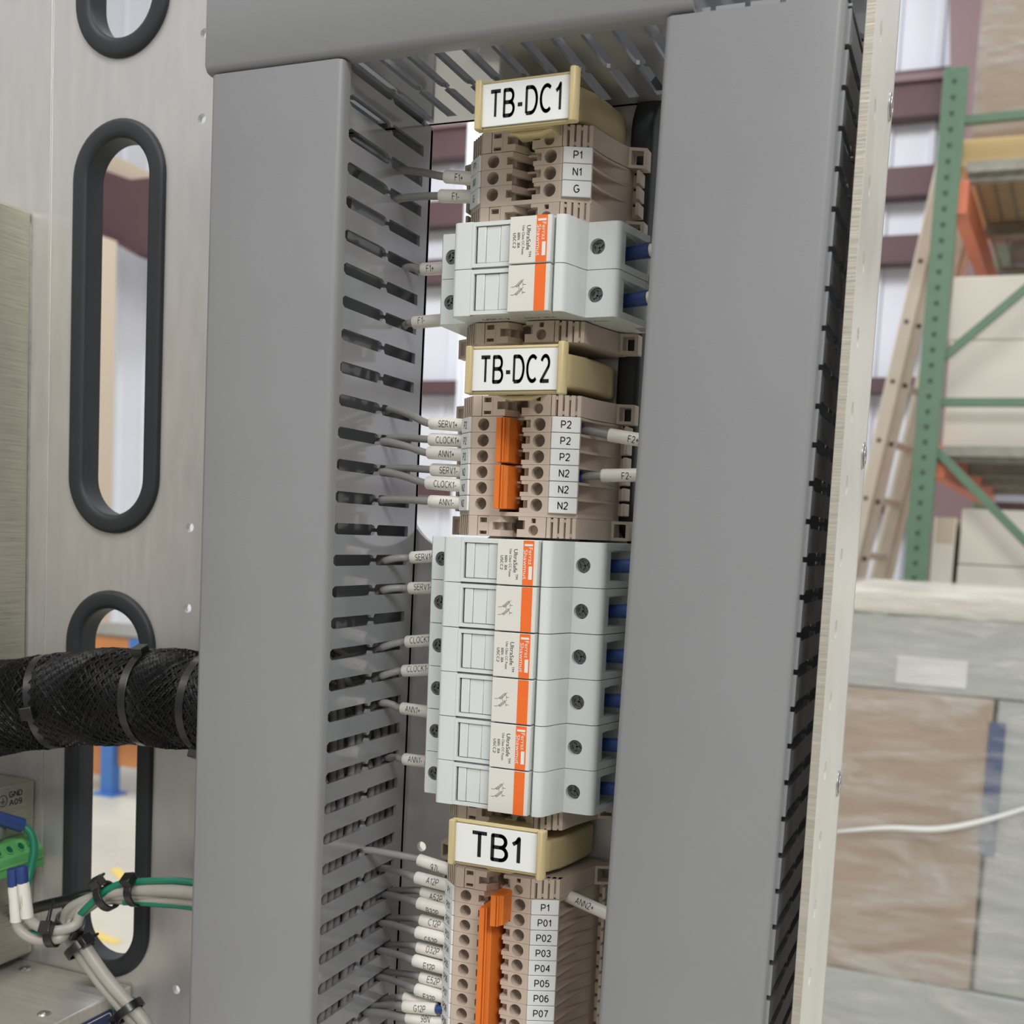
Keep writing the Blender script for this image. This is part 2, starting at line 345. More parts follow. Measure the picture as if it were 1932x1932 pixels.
b = MB().box(-5700, -5590, -6100, -5950, -1600, 1900); struct(b.build('trim_10', 'tanpaint'))
b = MB().box(-2880, -2300, -6100, -6050, -1600, 2600); b.box(-2880, -2860, -6050, -6030, -1600, 2600); b.box(-2320, -2300, -6050, -6030, -1600, 2600)
for k in range(8): b.box(-2860, -2320, -6050, -6042, -1300 + k * 480, -1290 + k * 480)
struct(b.build('door_1', 'wall'))
for i, (x0, y0, x1, y1) in enumerate(((-3080, 2960, -2690, 2875), (-3330, 3590, -3140, 3455))):
    d = Vector((x1 - x0, y1 - y0)).normalized(); n = Vector((-d.y, d.x)) * 22
    b = MB().prism([(x0 + n.x, -(y0 + n.y)), (x1 + n.x, -(y1 + n.y)), (x1 - n.x, -(y1 - n.y)), (x0 - n.x, -(y0 - n.y))], 'z', -1599.5, -1597)
    tag(b.build('floor_tape', 'yellow'), ('yellow tape line on the pale concrete floor, seen through the lowest oval cutout', 'short second strip of yellow floor tape farther off on the concrete')[i], 'tape')

# ================================================================ LARGE OBJECTS: panel, ducts
panel = thing('mounting_panel', 'tall brushed aluminium mounting panel with oval cutouts and a drilled right side flange', 'panel')
slots = [(-228.3, 221.5, 424.5, 1), (-228.3, -10, 193, 1), (-228.3, -241.5, -38.8, 1), (61.8, -10, 193, 1), (-38, -9, 193, 0)]
holes = [obround(cx, a + (6 if t else 0), c - (6 if t else 0), 28.4 - 6 if t else 24) for cx, a, c, t in slots]
for z in (227.6, 188.7, -4.9, -44.6, -239.6, 460, 421): holes.append(circ(-181 + (z - 0) * .006, z, 2.3, 16))
holes.append(circ(-47.4, -144.4, 2.3, 16)); holes.append(circ(-47.4, 260, 2.3, 16))
b = MB(); hplate(b, rect(-271.9, 133.5, -420, 470), holes, -3, 0); b.build('back_plate', 'alu', panel)
fl = []; z = 170 + 24.7 * 10
while z > -415: fl.append(circ(z, 54, 3.4, 20)); z -= 24.7
b = MB(); plate(b, rect(-420, 470, -.2, 71.9), fl, lambda p: (130.6, p[1], p[0]), lambda p: (133.5, p[1], p[0]))
b.build('side_flange', 'flange', panel)
b = MB().box(130.55, 133.4, 71.85, 72.1, -420, 470); b.build('sheared_edge', 'cut', panel)
for z in (161.4, 35.3, -89.7, -215, 287):
    b = MB().ring((133.4, 9.5, z), (1, 0, 0), 2.3, 5.0, .7); b.ring((134.1, 9.5, z), (1, 0, 0), 2.0, 3.6, .6); b.cyl((133.3, 9.5, z), (1, 0, 0), 2.4, .5); b.build('rivet', 'zinc', panel, bevel=.25)
prof = [(0, 0), (.1, 1.3), (.9, 2.4), (2.2, 2.9), (6.6, 2.9), (8.4, 2.5), (9.3, 1.4), (9.5, 0), (9.5, -9.6), (8.6, -10), (6.6, -9.6), (6.6, -3.4), (2, -3.4), (.4, -3.2), (.2, -3), (6, -2.9), (6, -.1)]
prof = [(0, 0), (.1, 1.3), (.9, 2.4), (2.2, 2.9), (6.6, 2.9), (8.4, 2.5), (9.3, 1.4), (9.5, 0), (9.5, -9.6), (8.6, -10), (6.4, -9.6), (6.2, -3.1), (6.2, 0)]
for cx, a, c, t in slots:
    if not t: continue
    rings = [obround(cx, a + d, c - d, 28.4 - d, 24) for d, h in prof]; n = len(rings[0]); m = len(prof); b = MB()
    vs = [(p[0], prof[j][1], p[1]) for j in range(m) for p in rings[j]]
    fs = [(j * n + i, j * n + (i + 1) % n, ((j + 1) % m) * n + (i + 1) % n, ((j + 1) % m) * n + i) for j in range(m) for i in range(n)]
    b.add(vs, fs); o = b.build('rubber_edge_trim', 'rubber', panel, smooth=50)
b = MB().box(-560, -272.7, -2.6, .25, -420, 470); b.box(-272.75, -272.4, -2, -.4, -420, 470)
tag(b.build('side_panel', 'alu', bevel=.2), 'plain aluminium sheet left of the seam beside the oval cutouts', 'panel')

def finger(zc, pitch, up):                      # outline (h, z) of one wall finger between two slots
    g = 2.25; hb = 8.5; nt_ = 37.5
    def side(z, s):                              # slot edge profile, s=+1 : finger lies above this slot
        return [(hb, z + s * g), (nt_ - 3.2, z + s * g), (nt_ - 1.6, z + s * (g - .1)), (nt_ - .7, z + s * .75), (nt_ + .7, z + s * .75), (nt_ + 1.6, z + s * (g - .4)),
                (nt_ + 3.8, z + s * g), (69.3, z + s * g), (71.2, z + s * 1.0), (73.2, z + s * .9)]
    lo = side(zc, 1); hi = side(zc + pitch, -1)
    return [(0, zc)] + [(hb, zc)] + lo + hi[::-1] + [(hb, zc + pitch), (0, zc + pitch)]
def duct_wall(mb, x0, x1, z0, phase, count, pitch, ztop, zbot):
    for i in range(count):
        pts = finger(phase - i * pitch, pitch, 0)
        if max(p[1] for p in pts) > ztop + .1 or min(p[1] for p in pts) < zbot: continue
        pts = pts[:]; mb.prism(pts, 'x', x0, x1)
def lean(o, t): o.rotation_euler = (0, t, 0)
def make_duct(name, label, x0, x1, ztop, zbot, phL, phR, cover_top, tilt=0, inset=0):
    r = thing(name, label, 'cable duct', (0, 0, 0)); pitch = 12.504
    b = MB(); b.box(x0, x1, .3, 2.2, zbot, ztop)
    duct_wall(b, x1 - 1.6, x1, 0, phR, 48, pitch, 1e9, zbot); duct_wall(b, x0, x0 + 1.6, 0, phL, 48, pitch, 1e9, zbot)
    zt = phR + pitch
    b.box(x1 - 1.6, x1, .3, 73, phR + pitch + .0, ztop) if ztop > phR + pitch else None
    o = b.build('slotted_channel', 'pvcin', r)
    # cover: outer skin with rounded shoulders and inward hooks
    x1 -= inset
    k = 1.4; pts = [(x0 - k, 73.3), (x0 - k, 76.5), (x0 - k + .6, 78.3), (x0 - k + 2.4, 79.3), (x1 + k - 2.4, 79.3), (x1 + k - .6, 78.3), (x1 + k, 76.5), (x1 + k, 73.3),
            (x1 + k - 1.2, 73.3), (x1 + k - 1.2, 76.3), (x1 + k - 2.6, 77.8), (x0 - k + 2.6, 77.8), (x0 - k + 1.2, 76.3), (x0 - k + 1.2, 73.3)]
    b = MB().prism(pts, 'z', zbot, cover_top); b.build('duct_cover', 'pvc', r, smooth=60)
    if tilt: r.rotation_euler = (0, tilt, 0)
    return r
PH = 160.99
duct_l = make_duct('slotted_wiring_duct', 'grey slotted wiring duct standing left of the terminal strip, white-tagged wires entering it', -113.6, -56.7, 172.3, -330, PH + 2, PH, 172.6)
duct_r = make_duct('slotted_wiring_duct', 'wide looking grey slotted wiring duct at right next to the drilled flange', 65.7 + 1.2, 124.6, 173, -330, 134.7 + 12.5 * 2, 134.7 + 12.504 * 2, 173, .0096, 2.6)
hd = thing('slotted_wiring_duct', 'horizontal grey slotted wiring duct running across the top of the panel', 'cable duct')
b = MB(); b.box(-116, 128, .3, 2.2, 174.6, 231)
px = 11.4; x = -32.3 - px * 7
while x < 116:
    pts = finger(x, px, 0); b.prism([(p[1], p[0]) for p in pts], 'z', 174.6, 176.2); b.prism([(p[1], p[0]) for p in pts], 'z', 229.6, 231.2); x += px
b.build('slotted_channel', 'pvcin', hd)
k = 1.2; z0 = 174.6; z1 = 231.2
pts = [(71.5, z0 - k), (76.5, z0 - k), (78.6, z0 - k + .5), (80, z0 - k + 2.6), (80, z1 + k - 2.6), (78.6, z1 + k - .5), (76.5, z1 + k), (71.5, z1 + k), (71.5, z1), (76.3, z1), (78.6, z1 - 1.6), (78.6, z0 + 1.6), (76.3, z0), (71.5, z0)]
b = MB().prism(pts, 'x', -117.2, 76.5); b.build('duct_cover', 'pvc', hd, smooth=60)

# ---------------------------------------------------------------- DIN rail
b = MB().prism([(-17.5, .3), (-12.5, .3), (-12.5, 6.6), (-7, 6.6)][:0] + [(-17.5, 6.5), (-17.5, 7.6), (-11.5, 7.6), (-11.5, 1.4), (11.5, 1.4), (11.5, 7.6), (17.5, 7.6), (17.5, 6.5), (12.6, 6.5), (12.6, .2), (-12.6, .2), (-12.6, 6.5)], 'z', -330, 172)
o = b.build('din_rail', 'zinc'); o.location = W((XC(0), 0, 0)); o.rotation_euler = (0, TT, 0)
tag(o, 'zinc plated top-hat mounting rail behind the terminal blocks', 'rail')

# ================================================================ TERMINAL BLOCKS
TH = 45
def body_profile(pocket):
    if pocket: rs = [(22.5, 36.5), (24, 32), (27, 25), (30.5, 19), (33, 13.5)]
    else: rs = [(27.4, 36), (28.2, 30), (30, 22.5), (33, 13.5)]
    right = [(33.2, 12), (33.2, 5), (24, 3.5), (18.3, 3.5), (18.3, 8.2), (12, 8.2)]
    left = [(-12, 8.2), (-18.3, 8.2), (-18.3, 3.5), (-24, 3.5), (-33.2, 5), (-33.2, 12)]
    ls = [(-33, 13.5), (-30, 20), (-27, 26), (-24.6, 31)] if not pocket else [(-33, 13.5), (-29, 20), (-25.5, 25), (-22, 31)]
    top = [(16.2, TH - 4), (5.0, TH - 4), (5.0, 28), (-3.4, 28), (-3.4, TH - 4), (-16.2, TH - 4)]
    # counter-clockwise starting right label edge
    return [(27, 39.2)] + rs + right + left + ls + [(-23.6, 36.2)] + top[::-1]
tp = 6.178
def tb_body():
    b = MB(); t = tp / 2
    b.prism(body_profile(True), 'z', -t + .04, t - 1.0); b.prism(body_profile(False), 'z', t - 1.02, t - .04)
    # face plates with screw holes
    hplate(b, [(-16.2, -t + .05), (-3.4, -t + .05), (-3.4, -1.7), (-5.8, -1.7), (-5.8, 1.2), (-3.4, 1.2), (-3.4, t - .05), (-16.2, t - .05)], [circ(-11.45, -.1, 2.42)], TH - 4.02, TH)
    hplate(b, [(5.0, -t + .05), (16.2, -t + .05), (16.2, t - .05), (5.6, t - .05), (5.6, 1.7), (8.3, 1.7), (8.3, -1.3), (5.0, -1.3)], [circ(12.0, -.1, 2.5)], TH - 4.02, TH)
    # marker seats either side (sloping)
    b.prism([(16.2, TH), (27.0, 40.0), (27.0, 39.1), (16.2, TH - 4.2)], 'z', -t + .05, t - .05)
    b.prism([(-16.2, TH), (-23.6, 37.2), (-23.6, 36.1), (-16.2, TH - 4.2)], 'z', -t + .05, t - .05)
    b.box(-3.5, 5.1, 27.9, 39, t - .85, t - .05)                     # divider across the jumper channel
    b.prism([(-3.5, TH), (1.6, 37.5), (1.6, 35.5), (-3.5, 41)], 'z', t - 2.6, t - .1)
    return b
_tb = {}
def terminal(z, text_r, label, group, wedge=True):
    r = thing('terminal_block', label, 'terminal block', at(z), group, TT)
    if 'b' not in _tb:
        o = tb_body().build('housing', 'tan', r); _tb['b'] = o
        b = MB()
        for cx, rr in ((-11.45, 2.1), (12.0, 2.15)): b.cyl((cx, 38.6, -.1), (0, 1, 0), rr, 2.2, 18); b.box(cx - 2, cx + 2, 40.6, 40.9, -.5, .3)
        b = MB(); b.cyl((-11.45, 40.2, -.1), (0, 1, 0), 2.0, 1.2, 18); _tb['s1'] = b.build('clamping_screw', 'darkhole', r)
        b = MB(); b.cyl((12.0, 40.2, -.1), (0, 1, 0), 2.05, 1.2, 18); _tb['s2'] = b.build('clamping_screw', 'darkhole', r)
        for s_, k_ in ((1, 'f'), (-1, 'g')):
            b = MB(); b.prism([(s_ * 33.1, 5), (s_ * 37.6, 5), (s_ * 37.6, 12.8), (s_ * 36.2, 12.8), (s_ * 36.2, 7), (s_ * 33.1, 7)], 'z', -2.6, 2.4); _tb[k_] = b.build('rail_foot', 'tan', r, bevel=.3)
        b = MB(); n = Vector((5, 10.8, 0)).normalized(); _n = (n.x, n.y)
        def card(s):
            p0 = (16.9, TH - .25); p1 = (26.9, TH - .25 - 5 * 10 / 10.8); q = MB()
            q.prism([(s * p0[0], p0[1]), (s * p1[0], p1[1]), (s * (p1[0] + _n[0] * 1.0), p1[1] + _n[1] * 1.0), (s * (p0[0] + _n[0] * 1.0), p0[1] + _n[1] * 1.0)], 'z', -2.98, 2.98); return q
        _tb['cr'] = card(1).build('marker_tag', 'white', r, bevel=.25)
        q = MB(); nl = Vector((-7.8, 7.4)).normalized(); a_ = Vector((-16.6, TH - .45)); c_ = Vector((-23.5, TH - 7.7))
        q.prism([tuple(a_), tuple(c_), tuple(c_ + nl * 1.0), tuple(a_ + nl * 1.0)], 'z', -2.98, 2.98); _tb['cl'] = q.build('marker_tag', 'white', r, bevel=.25)
    else:
        for kk in ('b', 's1', 's2', 'f', 'g', 'cr', 'cl'): dup(_tb[kk], r)
    kids = {c.data.name: c for c in r.children}
    n = Vector((5, 10.8, 0)).normalized()
    mr_ = [c for c in r.children if c.data == _tb['cr'].data][0]; ml_ = [c for c in r.children if c.data == _tb['cl'].data][0]
    xd = Vector((10.8, -5, 0)).normalized(); c = Vector((21.9, TH - .25 - 5 * 5 / 10.8, 0)) + n * 1.03
    text(MB(), '', c, xd, (0, 0, 1), 2.5) if 0 else None
    b = MB(); text(b, text_r, c, xd, (0, 0, 1), 2.6, 1.0); b.build('printed_text', 'black', mr_)
    xd2 = Vector((6.9, 7.25, 0)).normalized(); c2 = Vector((-20.05, TH - 4.07, 0)) + Vector((-7.8, 7.4, 0)).normalized() * 1.03
    b = MB(); text(b, text_r, c2, xd2, (0, 0, 1), 2.7, .8, wt=.12); b.build('printed_text', 'black', ml_)
    return r
ordn = ['topmost', 'second', 'third', 'fourth', 'fifth', 'sixth', 'seventh', 'eighth', 'ninth', 'tenth', 'eleventh', 'twelfth']
for i, s in enumerate(('P1', 'N1', 'G')):
    terminal(142.15 - i * tp, s, 'beige terminal block tagged %s, between the TB-DC1 sign and upper fuse holder' % s, 'terminal blocks under the TB-DC1 sign')
for i, s in enumerate(('P2', 'P2', 'P2', 'N2', 'N2', 'N2')):
    terminal(42.1 - i * tp, s, 'beige terminal block tagged %s, %s in the row under the TB-DC2 sign' % (s, ordn[i]), 'terminal blocks under the TB-DC2 sign')
t1 = ['P1'] + ['P%02d' % i for i in range(1, 12)]
for i, s in enumerate(t1):
    terminal(-147.5 - i * 6.2, s, 'beige terminal block tagged %s, %s in the row under the TB1 sign' % (s, ordn[i]), 'terminal blocks under the TB1 sign')
for z, lb in ((126.0, 'thin beige end plate under the terminal block tagged G'), (7.4, 'thin beige end plate below the last N2 terminal block')):
    r = MB(); r.prism([(27, 39.2), (28.2, 30), (30, 22.5), (33, 13.5), (33.2, 12), (33.2, 5), (18.3, 3.5), (18.3, 8.2), (-18.3, 8.2), (-18.3, 3.5), (-33.2, 5), (-33.2, 12), (-33, 13.5), (-30, 20), (-27, 26), (-24.6, 31), (-23.9, 37.3), (-16.2, TH), (16.2, TH)], 'z', -.85, .75)
    o = r.build('end_plate', 'tan'); o.location = W(at(z)); o.rotation_euler = (0, TT, 0); tag(o, lb, 'end plate', 'terminal block end plates')

# ---------------------------------------------------------------- end brackets
_eb = {}
def bracket(z, label, flip=False):
    r = thing('end_bracket', label, 'end bracket', at(z), 'beige end brackets on the rail', TT)
    if not _eb:
        b = MB(); t = 3.95
        b.prism(body_profile(False)[:0] + [(27, 39), (28, 33), (29.2, 27), (31, 20), (33, 13.5), (33.2, 12), (33.2, 5), (24, 3.5), (18.3, 3.5), (18.3, 8.2), (-18.3, 8.2), (-18.3, 3.5), (-24, 3.5), (-33.2, 5), (-33.2, 12), (-33, 13.5), (-30, 20), (-27, 27), (-24, 35),
                 (-16.5, TH - 3.5), (-3, TH - 3.5), (-3, 33), (5.5, 33), (5.5, TH - 3.5), (16.5, TH - 3.5)], 'z', -t, t)
        hplate(b, rect(-16.3, -12.6, -t, t), [], TH - 4, TH)
        hplate(b, rect(-12.4, -7.9, -t, t), [rect(-11.7, -8.6, t - 2.6, t - .7), rect(-11.7, -8.6, -t + .7, -t + 2.0)], TH - 4, TH - .3)
        hplate(b, [(-7.7, -t), (-2.6, -t), (-2.6, -1.4), (-5.9, -1.4), (-5.9, 1.6), (-2.6, 1.6), (-2.6, t), (-7.7, t)], [], TH - 4, TH)
        b.prism([(-2.6, TH), (.6, 40), (.6, 37), (-2.6, TH - 4)], 'z', -t, -1.5); b.prism([(-2.6, TH), (.6, 40), (.6, 37), (-2.6, TH - 4)], 'z', 1.7, t)
        hplate(b, [(-3, -t), (5.6, -t), (5.6, t), (-3, t)], [circ(2.6, .4, 3.3, 26)], 33, 38)
        hplate(b, [(4.4, -t), (16.3, -t), (16.3, t), (4.8, t), (4.8, 2.6), (7.6, 2.6), (7.6, -.9), (4.4, -.9)], [circ(11.2, -1.2, 2.05, 22), rect(10.3, 12.1, 1.6, 3.4)], TH - 4, TH)
        for s in (-1, 1):
            for k_, w_ in enumerate((1.3, 1.5, 1.5, 1.5, 1.3)):
                if s > 0: x0 = 16.6 + k_ * 2.25; f = lambda x_: TH - (x_ - 16.2) * 5 / 10.8
                else:
                    x0 = 16.6 + k_ * 1.6; w_ = 1.0; f = lambda x_: TH - (x_ - 16.2) * 7.8 / 7.4
                    b.prism([(s * x0, f(x0)), (s * (x0 + w_), f(x0 + w_)), (s * (x0 + w_), f(x0) - 4.2), (s * x0, f(x0) - 4.2)], 'z', -t, t); continue
                b.prism([(s * x0, f(x0)), (s * (x0 + w_), f(x0 + w_)), (s * (x0 + w_), f(x0) - 4.2), (s * x0, f(x0) - 4.2)], 'z', -t, t)
                if k_ in (0, 2): b.prism([(s * (x0 + w_), f(x0) - 1.1), (s * (x0 + 2.3), f(x0) - 1.6), (s * (x0 + 2.3), f(x0) - 4.2), (s * (x0 + w_), f(x0) - 4.2)], 'z', 2.2, 3.4)
                if k_ in (1, 3): b.prism([(s * (x0 + w_), f(x0) - 1.1), (s * (x0 + 2.3), f(x0) - 1.6), (s * (x0 + 2.3), f(x0) - 4.2), (s * (x0 + w_), f(x0) - 4.2)], 'z', -3.4, -2.0)
        _eb['b'] = b.build('housing', 'tan', r)
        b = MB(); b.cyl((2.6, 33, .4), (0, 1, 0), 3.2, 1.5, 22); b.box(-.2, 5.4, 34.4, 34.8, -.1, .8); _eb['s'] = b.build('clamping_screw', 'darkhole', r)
        for s, kk in ((1, 'f'), (-1, 'g')):
            b = MB(); plate(b, [(s * 33, -t), (s * 39.6, -t), (s * 39.6, t), (s * 33, t)], [[(s * 34.0, -t + 1.2), (s * 38.3, -t + 1.2), (s * 38.3, t - 1.2), (s * 34.0, t - 1.2)]],
                  lambda p: (p[0], 5 + (39.6 - abs(p[0])) * .2, p[1]), lambda p: (p[0], 10.5 + (39.6 - abs(p[0])) * .5, p[1]))
            _eb[kk] = b.build('rail_foot', 'tan', r, bevel=.3)
    else:
        for k_ in ('b', 's', 'f', 'g'): dup(_eb[k_], r)
    return r
bracket(149.4, 'beige end bracket just under the TB-DC1 sign')
bracket(121.1, 'beige end bracket between the terminal tagged G and the upper fuse holder')
bracket(77.2, 'beige end bracket below the upper fuse holder and above the TB-DC2 sign')
bracket(49.3, 'beige end bracket just under the TB-DC2 sign')
bracket(2.5, 'beige end bracket between the last N2 terminal and the long bank of fuse holders')
bracket(-112.4, 'beige end bracket peeking out below the lowest fuse holder')
bracket(-140.3, 'beige end bracket just under the TB1 sign')

# ---------------------------------------------------------------- group sign holders
def sign(z, zb, s, wtext, cap, label):
    r = thing('group_marker_holder', label, 'label holder', at(z), 'cream group marker holders', TT)
    dz = zb - z; b = MB(); H = 68
    b.prism([(-24, 3), (-24, 10), (-20, 24), (-14, 36), (-6, 43), (17, 43.5), (22, 41), (25, 33), (27, 22), (28.3, 10), (28.3, 3)], 'z', dz - 6.5, dz + 6.5)
    b.build('rail_stand', 'cream', r, bevel=1.2, seg=3)
    zz = max(-6, min(6, dz)); b = MB().box(-1, 16, 42, H - 1.4, -7.5 if dz < -1 else -5, 5 if dz < 0 else max(5, min(7, dz))); b.prism([(2, -8.8), (7, -10.6), (15, -10.6), (20, -8.8)], 'h', H - 6, H - 3); b.build('carrier', 'cream', r, bevel=.6)
    b = MB().box(-8.2, 28.9, H - 1.4, H - .3, -8.9, 8.9)
    b.box(-8.6, -6.2, H - .5, H + 2.6, -8.7, 8.7)
    b.prism([(27.6, H - .5), (27.6, H + 2.2), (28.2, H + 3.4), (29.8, H + 3.4), (30.8, H + 2.2), (30.8, H - .5)], 'z', -9.3, 9.3); b.box(-6.3, 27.7, H - .5, H + .3, 7.6, 8.5); b.box(-6.3, 27.7, H - .5, H + .3, -8.5, -7.6)
    b.build('frame', 'cream', r, bevel=.4)
    b = MB().box(-6.2, 27.7, H - .3, H + .9, -7.5, 7.4); cardo = b.build('sign_card', 'white', r, bevel=.08)
    b = MB(); text(b, s, (10.6, H + .9, .1), (1, 0, 0), (0, 0, 1), cap, width=wtext, wt=.155); b.build('printed_text', 'black', cardo)
sign(154.0, 161.5, 'TB-DC1', 27, 8.9, 'cream framed sign reading TB-DC1 at the top of the terminal strip')
sign(59.4, 62.7, 'TB-DC2', 26.8, 9.0, 'cream framed sign reading TB-DC2 below the upper fuse holder')
sign(-118.8, -127.5, 'TB1', 19.5, 9.3, 'cream framed sign reading TB1 below the long bank of fuse holders')

# ---------------------------------------------------------------- orange jumpers
def jumper(x0, z0, z1, top, label, ndots=0, legs=True):
    zc = (z0 + z1) / 2; b = MB(); c = at(zc)
    L = (z0 - z1) / 2
    b.prism([(x0, 30), (x0, top), (x0 + 2.2, top), (x0 + 2.2, top - 1.0), (x0 + 2.6, top - 1.0), (x0 + 2.6, top - .3), (x0 + 3.3, top - .3), (x0 + 3.3, top - 1.6), (x0 + 3.8, top - 1.6), (x0 + 3.8, 30)], 'z', -L, L)
    b.prism([(x0 + 3.7, 30), (x0 + 3.7, top - 1.8), (x0 + 4.6, top - 2.6), (x0 + 4.6, 30)], 'z', -L + .2, L - .2)
    o = b.build('jumper_bar', 'jump', bevel=.15); o.location = W(c); o.rotation_euler = (0, TT, 0)
    tag(o, label, 'jumper bar', 'orange cross-connection bars')
jumper(-3.3, 44.2, 27.0, 51.5, 'orange jumper bar bridging the three P2 terminal blocks')
jumper(-3.3, 26.0, 9.2, 51.5, 'orange jumper bar bridging the three N2 terminal blocks')
jumper(-1.9, -148.6, -218, 53, 'long orange jumper bar down the terminal row under the TB1 sign')
jumper(4.0, -141.8, -154.2, 56, 'short orange jumper piece right of the long one, bridging P1 and P01')

